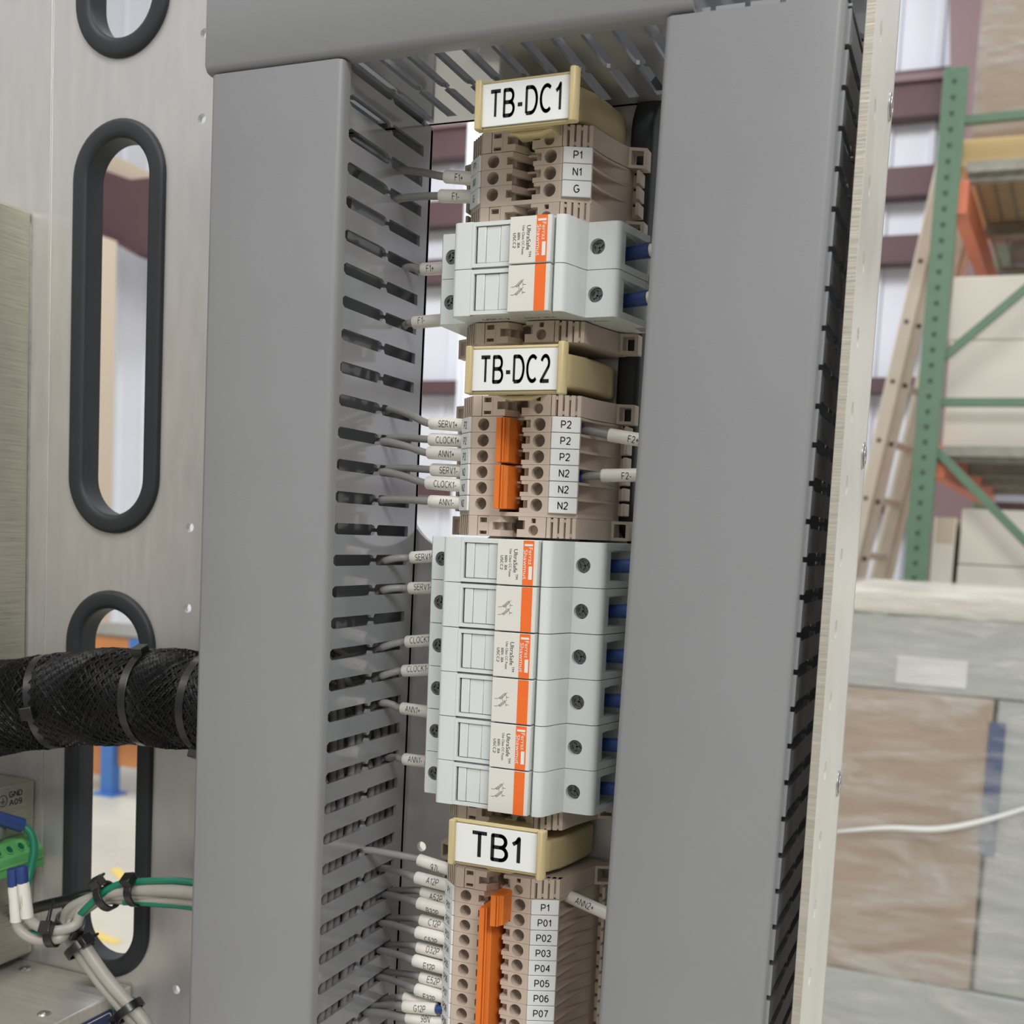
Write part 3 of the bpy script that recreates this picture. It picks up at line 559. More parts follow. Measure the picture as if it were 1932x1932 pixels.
# ================================================================ FUSE HOLDERS (two poles each)
PW = 17.55
def arc(cx, ch, r, a0, a1, n=6): return [(cx + r * math.cos(math.radians(a0 + (a1 - a0) * i / n)), ch + r * math.sin(math.radians(a0 + (a1 - a0) * i / n))) for i in range(n + 1)]
_fh = {}
def fuse_holder(ztop, label):
    r = thing('fuse_holder', label, 'fuse holder', at(ztop), 'two-pole light grey fuse holders', TT)
    # local: x relative to rail centre, z from 0 (top) down
    # rounded outline of one pole
    xl = -34.5; xr = 41.2
    for p in (0, 1):
        z1 = -p * PW - .12; z0 = -(p + 1) * PW + .12
        if p == 0 and 'h0' not in _fh or p == 1 and 'h1' not in _fh:
            b = MB()
            prof = [(xl, 10), (xl, 38)] + arc(xl + 2, 39.5, 2, 180, 90, 4) + [(-21.5, 41.5), (-21.5, 55)] + arc(-19.5, 55.2, 2, 180, 90, 4) + [(-13.4, 57.2), (-13.4, 55.6), (2.6, 55.6), (2.6, 57.2)]
            prof += [(19.6, 57.2), (19.6, 55.4)] + [(20.3, 58.4), (20.9, 59.2), (22.6, 59.2), (24.0, 58.6), (25.0, 57.2), (27.2, 49.4), (28.2, 46.6), (28.8, 45.4), (28.8, 41), (38.5, 41), (38.5, 45.5)]
            prof += arc(xr - 2.6, 42.9, 2.6, 90, 0, 5) + [(xr, 40), (xr, 38.5), (xr - 9, 38.5), (xr - 9, 24), (xr, 24), (xr, 10), (20, 5), (-20, 5)]
            b.prism(prof, 'z', z0, z1)
            zc = (z0 + z1) / 2
            hplate(b, rect(28.75, 38.55, z0, z1), [circ(32.4, zc - .3, 2.95, 24)], 40.9, 45.5)
            hplate(b, rect(xl + 2, -21.5, z0, z1), [circ(-28.4, zc - .3, 2.9, 24)], 41.45, 43.5)
            # side cheeks closing the wire opening above and below
            b.box(xr - 9.1, xr, 23.9, 38.6, z0, z0 + 3.0); b.box(xr - 9.1, xr, 23.9, 38.6, z1 - 3.4, z1)
            b.prism([(xr - .1, 43), (xr + 4.2, 21), (xr + 4.2, 12), (xr - .1, 12)], 'z', z0, z0 + 2.6)
            b.prism([(xr - .1, 43), (xr + 4.2, 21), (xr + 4.2, 12), (xr - .1, 12)], 'z', z1 - 2.8, z1)
            b.box(xr, xr + 4.2, 10, 22, z0, z1)
            _fh['h%d' % p] = b.build('pole_housing', 'fuse', r, bevel=.45)
            # fuse drawer: frame, shutter, label face
            b = MB(); hplate(b, rect(-13.4, 2.6, z0 + .3, z1 - .3), [rect(-12.2, 1.8, z0 + 1.7, z1 - 1.8)], 55.5, 57.5)
            b.box(-11.5, -8.0, 55.4, 57.1, z0 + 1.9, z1 - 2.0); b.box(-7.9, -2.2, 55.4, 56.8, z0 + 1.9, z1 - 2.0); b.box(-2.1, 1.7, 55.4, 57.0, z0 + 1.9, z1 - 2.0)
            b.box(2.9, 19.5, 55.4, 60.2, z0 + .1, z1 - .1)
            _fh['d%d' % p] = b.build('fuse_drawer', 'fuse', r, bevel=.3)
            b = MB().box(3.1, 19.4, 60.1, 60.45, z0 + .25, z1 - .25); _fh['l%d' % p] = b.build('label', 'fuselab', r, bevel=.1)
            b = MB().box(13.6, 17.9, 60.4, 60.52, z0 + .25, z1 - .25); _fh['o%d' % p] = b.build('orange_stripe', 'orange', _fh['l%d' % p])
            b = MB().box(-12.3, -11.55, 54.5, 56.0, z0 + 1.8, z1 - 2.0); _fh['k%d' % p] = b.build('shutter_gap', 'black', r); b = MB().box(19.6, 20.1, 50, 57, z0 + .8, z1 - .8); _fh['j%d' % p] = b.build('drawer_gap', 'black', r)
            for nm, cx, hh in (('a', 32.4, 41.0), ('c', -28.4, 40.6)):
                b = MB().cyl((cx, hh, zc - .3), (0, 1, 0), 2.75, 1.4, 22); b.ring((cx, hh + 1.3, zc - .3), (0, 1, 0), 2.0, 2.7, .9)
                a = random.random() * 3; 
                for q in (0, PI / 2):
                    d = Vector((math.cos(a + q), 0, math.sin(a + q))); e_ = Vector((-d.z, 0, d.x)) * .35; c_ = Vector((cx, hh + 1.45, zc - .3))
                    b.add([c_ + d * 2 + e_, c_ + d * 2 - e_, c_ - d * 2 - e_, c_ - d * 2 + e_, c_ + d * 2 + e_ + Vector((0, .6, 0)), c_ + d * 2 - e_ + Vector((0, .6, 0)), c_ - d * 2 - e_ + Vector((0, .6, 0)), c_ - d * 2 + e_ + Vector((0, .6, 0))],
                          [(0, 1, 2, 3), (4, 5, 6, 7), (0, 1, 5, 4), (1, 2, 6, 5), (2, 3, 7, 6), (3, 0, 4, 7)])
                _fh['s%d%s' % (p, nm)] = b.build('terminal_screw', 'screw', r)
                b = MB().cyl((cx, hh - .8, zc - .3), (0, 1, 0), 2.9, .7, 20); 
            if p == 0:
                b = MB(); zc = (z0 + z1) / 2; dn = (0, 0, -1); up = (1, 0, 0)
                text(b, 'UltraSafe', (10.6, 60.45, zc + .6), dn, up, 1.55, width=8.8); text(b, 'TM', (11.3, 60.45, zc - 5.3), dn, up, .95, width=2.0)
                text(b, 'Use Class CC Fuses', (8.5, 60.45, zc - .2), dn, up, .95, width=10.5); text(b, '600V, 30A', (6.7, 60.45, zc - .2), dn, up, .95, width=5.4); text(b, 'USCC2', (5.0, 60.45, zc - .2), dn, up, 1.0, width=5.2)
                _fh['t0'] = b.build('printed_text', 'black', _fh['l0'])
                b = MB(); text(b, 'Ferraz', (16.6, 60.52, zc + 2.6), dn, up, 1.5, width=6.4); text(b, 'Shawmut', (14.6, 60.52, zc - .6), dn, up, 1.45, width=11.2); b.box(16.0, 17.4, 60.52, 60.6, zc - 6.2, zc - 1.2); b.box(14.1, 17.4, 60.52, 60.6, zc + 6.3, zc + 7.1)
                _fh['t1'] = b.build('printed_brand', 'white', _fh['l0'])
            else:
                b = MB(); zc = (z0 + z1) / 2
                def ln(a, c_, w_=.13):
                    a = Vector((a[0], 0, a[1])); c_ = Vector((c_[0], 0, c_[1])); d = (c_ - a).normalized(); e_ = Vector((-d.z, 0, d.x)) * w_ / 2; o_ = Vector((1.0, 60.5, 0))
                    b.add([a + e_ + o_, a - e_ + o_, c_ - e_ + o_, c_ + e_ + o_], [(0, 1, 2, 3)])
                for k_ in (0, 1):
                    ox = 5.5 - k_ * .1; oz = zc + 1.6 - k_ * 2.9
                    ln((ox - 2.2, oz - 1.1), (ox - .9, oz - 1.1)); ln((ox - .9, oz - 1.1), (ox - .1, oz - .5))
                    p_ = [(ox - .3, oz - .7), (ox + 1.9, oz + 1.3), (ox + 2.4, oz + .7), (ox + .2, oz - 1.2)]
                    for q in range(4): ln(p_[q], p_[(q + 1) % 4])
                    ln((ox - .1, oz - 1.0), (ox + 2.9, oz + 1.6)); ln((ox + 2.6, oz + .3), (ox + 2.6, oz - .9)); ln((ox + 2.6, oz - .3), (ox + 3.7, oz - .3))
                ln((6.5, zc + 1.3), (6.5, zc - .2))
                _fh['t2'] = b.build('printed_symbol', 'black', _fh['l1'])
                b = MB(); text(b, 'USCC2', (-6, 49, z0), (1, 0, 0), (0, 1, 0), 2.6, off=.04); text(b, '600V 30A', (12, 49, z0), (1, 0, 0), (0, 1, 0), 2.0, off=.04); text(b, 'Use Class CC Fuses', (25, 38, z0), (1, 0, 0), (0, 1, 0), 1.8, off=.04)
                _fh['t3'] = b.build('printed_text', 'black', _fh['h1'])
        else:
            for k_ in ('d', 'k', 'j'): dup(_fh[k_ + str(p)], r)
            hh_ = dup(_fh['h%d' % p], r)
            if p == 1: dup(_fh['t3'], hh_)
            l = dup(_fh['l%d' % p], r); dup(_fh['o%d' % p], l)
            for k_ in (('t0', 't1') if p == 0 else ('t2',)): dup(_fh[k_], l)
            for k_ in 'ac': dup(_fh['s%d%s' % (p, k_)], r)
    return r
fuse_holder(116.6, 'light grey two-pole fuse holder between the TB-DC1 and TB-DC2 signs')
fuse_holder(-2.3, 'light grey two-pole fuse holder, uppermost of the three stacked above the TB1 sign')
fuse_holder(-37.45, 'light grey two-pole fuse holder, middle one of the three stacked above the TB1 sign')
fuse_holder(-72.6, 'light grey two-pole fuse holder, lowest of the three, directly above the TB1 sign')

# ================================================================ WIRES on the left
LW = [
  ('F1+', (-56.5, 27.9, 147.3), (-32.8, 35.0, 141.2), (-19.7, 35.0, 139.4), 0.0, 'DC1'),
  ('F1-', (-56.5, 30.1, 135.2), (-34.8, 35.0, 133.7), (-20.0, 35.0, 132.5), 0.0, 'DC1'),
  ('F1+', (-56.5, 20.9, 109.4), (-48.2, 22.0, 108.3), (-36.4, 22.0, 108.4), 0.1, 'upper fuse'),
  ('F1-', (-56.5, 19.0, 86.2), (-51.2, 22.0, 86.4), (-36.8, 22.0, 87.2), 0.3, 'upper fuse'),
  ('SERV1+', (-56.5, 30.5, 49.6), (-34.7, 35.0, 43.3), (-18.4, 35.0, 42.4), 0, 'DC2'),
  ('CLOCK1+', (-56.5, 30.3, 37.1), (-35.1, 34.0, 36.7), (-18.6, 34.0, 36.3), 0, 'DC2'),
  ('ANN1+', (-56.5, 35.1, 35.5), (-34.6, 36.0, 31.2), (-17.8, 36.0, 30.4), 0, 'DC2'),
  ('SERV1-', (-56.5, 30.1, 24.4), (-33.6, 34.0, 24.4), (-18.0, 34.0, 24.1), 0, 'DC2'),
  ('CLOCK1-', (-56.5, 34.9, 22.9), (-34.7, 36.0, 18.9), (-17.7, 36.0, 18.1), 0, 'DC2'),
  ('ANN1-', (-56.5, 33.9, 11.2), (-33.4, 35.0, 11.4), (-17.8, 35.0, 11.2), 0, 'DC2'),
  ('SERV1+', (-56.5, 27.2, -14.1), (-46.5, 24.0, -12.5), (-35.7, 24.0, -11.3), 0.0, 'bank'),
  ('SERV1-', (-56.5, 28.5, -26.8), (-46.7, 24.0, -25.6), (-35.1, 24.0, -24.7), 0.2, 'bank'),
  ('CLOCK1+', (-56.5, 26.5, -51.4), (-47.1, 24.0, -48.7), (-34.8, 24.0, -46.9), 0.2, 'bank'),
  ('CLOCK1-', (-56.5, 26.8, -64.0), (-48.1, 24.0, -61.4), (-34.7, 24.0, -59.6), 0.3, 'bank'),
  ('ANN1+', (-56.5, 25.9, -76.0), (-48.1, 24.0, -77.6), (-34.8, 24.0, -77.9), 0, 'bank'),
  ('ANN1-', (-56.5, 17.6, -101.5), (-46.0, 24.0, -99.7), (-34.8, 24.0, -99.6), 0.1, 'bank'),
  ('97L', (-56.5, 35.9, -138.9), (-32.4, 33.0, -140.0), (-16.3, 33.0, -142.2), -0.5, 'TB1'),
  ('A12P', (-56.5, 19.6, -151.0), (-31.8, 36.0, -146.8), (-16.1, 36.0, -147.9), 0, 'TB1'),
  ('A52P', (-56.5, 12.1, -163.4), (-29.7, 34.0, -153.2), (-15.7, 34.0, -154.2), -0.4, 'TB1'),
  ('B32P', (-56.5, 15.6, -164.2), (-29.8, 37.0, -157.2), (-15.6, 37.0, -158.4), -0.9, 'TB1'),
  ('C12P', (-56.5, 11.0, -176.6), (-29.2, 35.0, -165.0), (-15.7, 35.0, -165.6), -0.1, 'TB1'),
  ('C52P', (-56.5, 17.5, -176.8), (-29.9, 37.0, -169.9), (-15.7, 37.0, -170.5), -0.9, 'TB1'),
  ('D32P', (-56.5, 10.9, -189.0), (-30.1, 35.0, -177.0), (-15.6, 35.0, -177.7), 0, 'TB1'),
  ('E12P', (-56.5, 18.4, -189.2), (-30.6, 37.0, -182.3), (-15.6, 37.0, -183.1), -0.5, 'TB1'),
  ('E52P', (-56.5, 12.4, -201.4), (-28.0, 35.0, -189.9), (-15.4, 35.0, -190.4), -0.1, 'TB1'),
  ('F32P', (-56.5, 17.4, -201.9), (-29.0, 37.0, -194.7), (-15.7, 37.0, -195.5), -0.9, 'TB1'),
  ('G52P', (-56.5, 12.9, -213.9), (-35.8, 34.0, -201.2), (-19.0, 34.0, -199.6), -0.9, 'TB1'),
  ('G12P', (-56.5, 22.9, -213.5), (-33.9, 38.0, -202.9), (-18.5, 38.0, -201.0), -0.2, 'TB1'),
  ('98N', (-56.5, 27.5, -214.8), (-32.7, 37.0, -208.1), (-15.2, 37.0, -206.7), 0.2, 'TB1'),
]
LBL = {'DC1': 'grey wire tagged %s, from left duct to blocks under the TB-DC1 sign', 'DC2': 'grey wire tagged %s, from left duct to blocks under the TB-DC2 sign',
       'upper fuse': 'grey wire tagged %s disappearing behind the upper fuse holder', 'bank': 'grey wire tagged %s disappearing behind the long bank of fuse holders',
       'TB1': 'grey wire tagged %s, from left duct to row under the TB1 sign'}
for i, (t, P, S0, S1, ang, g) in enumerate(LW):
    r = thing('wire', LBL[g] % t, 'wire', P, 'tagged wires on the left side'); o_ = Vector(P)
    deep = P[2] > -70; hh = 14 + (i * 23) % 54; xx = (-88 - (i % 5) * 4.2) if deep else (-72 - (i % 4) * 4)
    P, S0, S1 = Vector(P), Vector(S0), Vector(S1); d = (S1 - S0).normalized()
    path = [(xx, hh, -325), (xx, hh, min(P.z - 60, -150)), (xx, hh * .6 + P.y * .4, P.z - 22), (-63, P.y - 1, P.z - 3), P, P.lerp(S0, .5) + Vector((0, 0, .4)), S0 - d * 2, S0 + d * 3, S1 - d * 1]
    rw = 1.55 if i != 28 else 2.0
    MB().tube(spline(path, 7), rw, 12).build('insulation', 'wire', r, origin=o_, smooth=60).location = (0, 0, 0)
    rs = 2.62
    k = 4; pts = [S0 + (S1 - S0) * (j / k) for j in range(k + 1)]
    sl = MB().tube([S0, S0 + d * .5] + pts[1:], [rs * .9, rs] + [rs] * k, 24).build('marker_sleeve', 'sleeve', r, origin=o_, smooth=60); sl.location = (0, 0, 0)
    cc = S0.lerp(S1, .56) if g != 'bank' and g != 'upper fuse' else S0 + d * 6.3
    if g in ('bank', 'upper fuse'): cc = S0 + d * (2.6 + .80 * len(t))
    b = MB(); text_wrap(b, t, cc, d, rs, 2.55, .72, ang); tx = b.build('printed_text', 'black', sl, origin=o_); tx.location = (0, 0, 0)
    if g in ('DC1', 'DC2', 'TB1'):
        b = MB().tube([S1 - d * .5, S1 + d * 3], 1.9, 14); b.build('ferrule', 'dkblue', r, origin=o_).location = (0, 0, 0)
# wires packed inside the left duct
for k in range(22):
    x = -60.8 - (k % 2) * 3.6 - (k % 3) * .5; h = 6 + k * 3.05; zt = -58 - (k * 37 % 60) if h < 52 else -84 - (k * 11 % 30)
    P = [(x, h, -325), (x, h, -220), (x - .6, h + .5, -150), (x - 1, h, zt - 12), (x - 6, h - 1, zt), (x - 22, h - 2, zt + 9)]
    o = MB().tube(spline(P, 6), 1.75, 10).build('duct_wire', 'wire', origin=P[0], smooth=60)
    tag(o, 'grey wire packed upright inside the lower half of the left wiring duct', 'wire', 'wires packed inside the left duct')

# ---------------------------------------------------------------- wires on the right
RW = [('F2+', (28.5, 31, 41.8), (40.6, 31, 39.8), (54, 30, 37.9), 'leaving the upper P2 terminal for the right duct'),
      ('F2-', (29.5, 31, 23.3), (38.6, 31, 24.0), (54, 30, 24.7), 'leaving the upper N2 terminal for the right duct'),
      ('ANN2+', (31.0, 30, -144.0), (32.6, 30, -145.0), (53, 30, -150.2), 'leaving the P1 terminal under the TB1 sign')]
for t, A, S0, S1, lb in RW:
    r = thing('wire', 'grey wire tagged %s %s' % (t, lb), 'wire', A, 'tagged wires on the right side'); A, S0, S1 = Vector(A), Vector(S0), Vector(S1); d = (S1 - S0).normalized()
    MB().tube(spline([A - Vector((3, 0, 0)), A, S0, S1, S1 + d * 7 + Vector((4, -2, 0)), (76, 27, S1.z - 8), (80, 26, S1.z - 60)], 6), 1.6, 12).build('insulation', 'wire', r, origin=A, smooth=60).location = (0, 0, 0)
    sl = MB().tube([S0, S0 + d * .5, S1], [2.3, 2.6, 2.6], 24).build('marker_sleeve', 'sleeve', r, origin=A, smooth=60); sl.location = (0, 0, 0)
    b = MB(); text_wrap(b, t, S0 + d * (10.5 if t[0] == 'F' else 9.6), d, 2.6, 2.5, .78, -.1); b.build('printed_text', 'black', sl, origin=A).location = (0, 0, 0)
    b = MB().tube([A - Vector((3, 0, 0)), A + Vector((1.5, 0, 0))], [1.9, 2.35], 16); b.build('ferrule', 'blue', r, origin=A).location = (0, 0, 0)
for j, zt in enumerate((116.6, -2.3, -37.45, -72.6)):
    for p in (0, 1):
        z = zt - PW * p - PW / 2; A = Vector((XC(z) + 36, 31.5, z - .2))
        n = ('upper fuse holder', 'uppermost holder of the fuse bank', 'middle holder of the fuse bank', 'lowest holder of the fuse bank')[j]
        r = thing('wire', 'wire with dark blue ferrule on the %s, %s pole' % (n, ('upper', 'lower')[p]), 'wire', A, 'blue-ended wires right of the fuse holders')
        B = A + Vector((13, 1.5, 1)); MB().tube([A, A + (B - A) * .6, B], [2.6, 2.7, 3.0], 18).build('ferrule', 'dkblue', r, origin=A).location = (0, 0, 0)
        Cc = B + Vector((9, .5, .4)); MB().tube([B, B + (Cc - B) * .3, Cc], [2.3, 2.9, 2.9], 20).build('marker_sleeve', 'sleeve', r, origin=A).location = (0, 0, 0)
        MB().tube(spline([B, Cc, Cc + Vector((8, -3, -4)), (80, 26, z - 40)], 6), 1.6, 10).build('insulation', 'wire', r, origin=A).location = (0, 0, 0)

# ================================================================ BLACK BRAIDED CABLE
cab = thing('braided_cable', 'thick cable in black braided sleeving crossing the lowest left oval cutout', 'cable', (-200, 35, -86))
cpath = spline([(-98, 34, -84), (-125, 35, -83), (-160, 35.5, -83.5), (-200, 37, -86.5), (-233, 42, -92), (-267, 51, -99), (-300, 63, -107), (-345, 84, -118)], 14)
org = Vector((-200, 35, -86)); N = len(cpath)
def crad(i): return 22.0 + .5 * math.sin(i * .5) - (1.6 if abs(cpath[i].x + 172) < 2.5 or abs(cpath[i].x + 228) < 2.5 else 0)
MB().tube(cpath, [crad(i) - .5 for i in range(N)], 40).build('core', 'braid', cab, origin=org, smooth=60).location = (0, 0, 0)
frames = []; a = None
for i, p in enumerate(cpath):
    d = (cpath[min(i + 1, N - 1)] - cpath[max(i - 1, 0)]).normalized(); a = d.orthogonal().normalized() if a is None else (a - d * a.dot(d)).normalized(); frames.append((p, a, d.cross(a)))
b = MB(); ns = 56; lens = [0]
for i in range(1, N): lens.append(lens[-1] + (cpath[i] - cpath[i - 1]).length)
def on(s, th, rr):
    i = 0
    while i < N - 2 and lens[i + 1] < s: i += 1
    t = (s - lens[i]) / max(lens[i + 1] - lens[i], 1e-6); p0, a0, b0 = frames[i]; p1, a1, b1 = frames[i + 1]
    p = p0.lerp(p1, t); A_ = a0.lerp(a1, t); B_ = b0.lerp(b1, t); R_ = crad(i) * (1 - t) + crad(i + 1) * t
    return p + (R_ + rr) * (math.cos(th) * A_ + math.sin(th) * B_)
tot = lens[-1]; step = 1.9; m = int(tot / step)
for sg in (1, -1):
    for q in range(ns):
        pts = []
        for j in range(m):
            s = j * step; th = 2 * PI * q / ns + sg * s / 22 * 1.35; pts.append(on(s, th, .35 * math.sin(j * PI / 2 + (0 if sg > 0 else PI) + q * PI)))
        b.tube(pts, .72, 4)
b.build('braided_sleeve', 'braid', cab, origin=org, smooth=80).location = (0, 0, 0)

def cable_tie(c, d, r, rw, headdir, label, tail=0, wd=4.2):
    c = Vector(c); d = Vector(d).normalized(); t = thing('cable_tie', label, 'cable tie', c, 'black cable ties')
    b = MB().ring(c - d * wd / 2, d, r, r + 1.2, wd, 32); b.build('strap', 'tie', t, origin=c, bevel=.2).location = (0, 0, 0)
    hd_ = Vector(headdir); hd_ = (hd_ - d * hd_.dot(d)).normalized(); u = d.cross(hd_); p = c + hd_ * (r + 2.2); b = MB(); vs = []
    for i in (-1, 1):
        for j, k_ in ((-1, -1), (1, -1), (1, 1), (-1, 1)): vs.append(p + d * i * (wd / 2 + .9) + u * j * 3.1 + hd_ * k_ * 2.3)
    b.add(vs, [(0, 1, 2, 3), (4, 5, 6, 7), (0, 1, 5, 4), (1, 2, 6, 5), (2, 3, 7, 6), (3, 0, 4, 7)])
    if tail:
        q = p + u * 2.5; b.tube([q, q + u * tail * .5 + hd_ * .4, q + u * tail], [1.2, 1.1, .9], 4)
    b.build('locking_head', 'tie', t, origin=c, bevel=.5).location = (0, 0, 0)
cable_tie((-172, 36, -84.2), (1, -.04, .06), 21.6, 1, (.0, .35, 1), 'black cable tie round the braided cable in front of the oval cutout')
cable_tie((-228, 41, -91.2), (1, -.32, .22), 21.6, 1, (.0, 1, -.15), 'black cable tie round the braided cable near the left edge')
cable_tie((-140, 35.0, -83.2), (1, 0, 0), 21.8, 1, (0, .4, -1), 'black cable tie at the underside of the braided cable beside the left duct')

# ================================================================ LEFT EQUIPMENT
def chassis(name, label, x1, z0, z1, h1, m_side='steel', bev=1.6):
    r = thing(name, label, 'equipment box', (x1, 0, z0))
    b = MB().box(x1 - 130, x1, .4, h1, z0, z1); b.build('enclosure', m_side, r, bevel=bev, seg=3, origin=(x1, 0, z0)).location = (0, 0, 0); return r
u1 = chassis('power_supply', 'brushed steel box at the left edge above the braided cable', -284.4, -80, 152, 210)
b = MB(); text(b, '190-2725', (-284.4, 5.6, -74), (0, 0, -1), (0, 1, 0), 2.2, width=15, off=.1)
b.build('printed_text', 'black', u1, origin=(-284.4, 0, -80)).location = (0, 0, 0)
b = MB().box(-284.8, -283.9, .3, 1.5, -80, 146); b.build('bright_edge', 'zinc', u1, origin=(-284.4, 0, -80)).location = (0, 0, 0)
u2 = chassis('power_supply', 'brushed steel box marked GND A09 carrying the green connector', -277.2, -238, -143, 170)
b = MB(); fx = -277.2
text(b, 'GND', (fx, 14, -147.9), (0, -1, 0), (0, 0, 1), 2.7, width=8.6, off=.1); text(b, 'A09', (fx, 14, -152.2), (0, -1, 0), (0, 0, 1), 2.7, width=8.2, off=.1)
ci = Vector((fx, 22.6, -150.4)); b.ring(ci, (1, 0, 0), 2.7, 3.05, .12, 28)
b.box(fx, fx + .12, ci.y - .15, ci.y + .15, ci.z - .3, ci.z + 1.8); b.box(fx, fx + .12, ci.y - 1.6, ci.y + 1.6, ci.z - .5, ci.z - .15); b.box(fx, fx + .12, ci.y - 1.0, ci.y + 1.0, ci.z - 1.15, ci.z - .85); b.box(fx, fx + .12, ci.y - .5, ci.y + .5, ci.z - 1.8, ci.z - 1.5)
text(b, 'AC', (fx, 6.5, -167), (0, 0, -1), (0, 1, 0), 2.2, off=.1)
b.build('printed_text', 'black', u2, origin=(-277.2, 0, -238)).location = (0, 0, 0)
b = MB().cyl((-277.3, 31, -163), (1, 0, 0), 5.5, 6, 24); b.build('ground_stud', 'zinc', u2, origin=(-277.2, 0, -238), bevel=.4).location = (0, 0, 0)
r = thing('equipment_box', 'steel box with a screwed top cover in the bottom left corner', 'equipment box', (-210, 0, -300))
b = MB().box(-420, -210, .5, 190, -330, -242.8); b.build('enclosure', 'steeltop', r, bevel=1.2, seg=3, origin=(-210, 0, -300)).location = (0, 0, 0)
b = MB(); plate(b, rrect(15, 74, -300, -249.3, 2.5), [], lambda p: (-210.1, p[0], p[1]), lambda p: (-209.6, p[0], p[1])); pl = b.build('name_plate', 'plateblue', r, origin=(-210, 0, -300)); pl.location = (0, 0, 0)
b = MB(); plate(b, rrect(16.4, 72.6, -298.6, -250.7, 2), [rrect(16.8, 72.2, -298.2, -251.1, 1.7)], lambda p: (-209.62, p[0], p[1]), lambda p: (-209.52, p[0], p[1])); b.build('printed_border', 'white', pl, origin=(-210, 0, -300)).location = (0, 0, 0)
for x, h in ((-272.6, 10.5), (-223, 48)):
    b = MB().cyl((x, h, -243), (0, 0, 1), 3.6, .9, 24, 2.6); b.cyl((x, h, -242.2), (0, 0, 1), 1.5, .5, 12); b.build('cover_screw', 'zinc', r, origin=(-210, 0, -300)).location = (0, 0, 0)
b = MB().cyl((-210.2, 9.5, -251.8), (1, 0, 0), 4.6, 1.2, 24); b.cyl((-209, 9.5, -251.8), (1, 0, 0), 3.9, 3.2, 6); b.cyl((-205.9, 9.5, -251.8), (1, 0, 0), 1.8, .4, 10); b.build('ground_screw', 'gscrew', r, origin=(-210, 0, -300), bevel=.3).location = (0, 0, 0)

# green pluggable connector
g = thing('terminal_connector', 'green plug-in screw connector on the box marked GND A09', 'connector', (-277, 30, -180))
og = (-277, 30, -180)
b = MB().box(-277, -264, 7, 62, -184, -170.5)
b = MB(); b.prism([(-277, -170.5), (-271, -170.5), (-265.0, -177), (-265.0, -186.5), (-277, -186.5)], 'h', 6.5, 62); b.prism([(-265.0, -180.4), (-264.2, -180.8), (-264.2, -182), (-265.0, -182.2)], 'h', 6.5, 62)
b.build('housing', 'green', g, origin=og, bevel=.5).location = (0, 0, 0)
dd = Vector((1, 0, .9)).normalized()
for k in range(7):
    c = Vector((-267.8, 12 + k * 7.62, -173.6)); b = MB().cyl(c - dd * 1, dd, 1.9, 1.15, 18); b.build('clamping_screw', 'gscrew', g, origin=og).location = (0, 0, 0)
    b = MB().ring(c, dd, 2.0, 2.6, .7, 20); b.build('screw_bore', 'green', g, origin=og).location = (0, 0, 0)

def wirething(name, label, path, rr, m, parts=(), group=None, n=14, cat='wire'):
    o = Vector(path[0]); r = thing(name, label, cat, o, group)
    MB().tube(spline(path, 9), rr, n).build('jacket', m, r, origin=o, smooth=60).location = (0, 0, 0)
    for nm, a_, c_, r0, r1, mm in parts: MB().tube([a_, Vector(a_).lerp(Vector(c_), .1), c_], [r0 * .93, r0, r1], 18).build(nm, mm, r, origin=o, smooth=60).location = (0, 0, 0)
    return r
# pair fed from the green connector: grey, curls right into the bundle
F1 = [(-256, 44, -184), (-252, 46, -196), (-247.6, 47, -204), (-236.5, 48, -207.4), (-225, 42, -205.6), (-218.5, 33, -199.5), (-213, 28, -193), (-206, 26.5, -188.6), (-187, 25.5, -185), (-156, 25, -181.4), (-112, 25, -180)]
F1 = [(-239.6, 52, -175), (-239.2, 52, -186), (-238.4, 51, -198), (-235.5, 50, -204), (-228, 47, -207.4), (-219, 42, -206), (-222, 33, -203.2), (-219, 28, -196), (-207, 26, -189.8), (-187.1, 25, -186.4), (-155.8, 25, -181.8), (-108, 25, -180)]
F2 = [(-234.2, 52, -173), (-232.8, 52, -184), (-231.6, 51, -194.5), (-227.5, 48, -200), (-221, 44, -202.3), (-214, 38, -200), (-217, 31, -196), (-212, 27.5, -189.6), (-200, 26, -184.6), (-187.2, 25.3, -182), (-155.9, 25, -177.6), (-108, 25, -176)]
wirething('power_wire', 'grey wire with a white sleeve, left one hanging from the green connector', F1, 2.5, 'cable', [('ferrule', (-239.7, 52, -172.5), (-239.3, 52, -181.0), 2.9, 2.8, 'dkblue'), ('marker_sleeve', (-239.2, 52, -180.4), (-238.4, 50.8, -198.5), 2.9, 3.0, 'sleeve')], 'grey wires leaving the green connector')
wirething('power_wire', 'grey wire with a white sleeve, right one hanging from the green connector', F2, 2.5, 'cable', [('ferrule', (-234.4, 52, -170.5), (-233.6, 52, -178.5), 2.9, 2.8, 'dkblue'), ('marker_sleeve', (-233.5, 52, -178.2), (-231.6, 50.8, -195.4), 2.9, 3.0, 'sleeve')], 'grey wires leaving the green connector')
for nm, x in (('SERV2', -239.2), ('SERV2', -233.4)): pass
wirething('power_cable', 'grey cable descending to bottom right, left one of the tied pair', [(-177, 27, -262), (-184.2, 27, -249), (-196, 27, -239.5), (-209, 27.5, -229), (-221, 28, -217), (-228.6, 28.5, -207), (-227.4, 28.5, -199), (-219.5, 28, -193), (-207, 26.5, -187.6), (-187, 25, -184), (-155.8, 22.5, -179.8), (-108, 22, -178)], 3.2, 'cable', group='grey cable pair on the lower left', cat='cable')
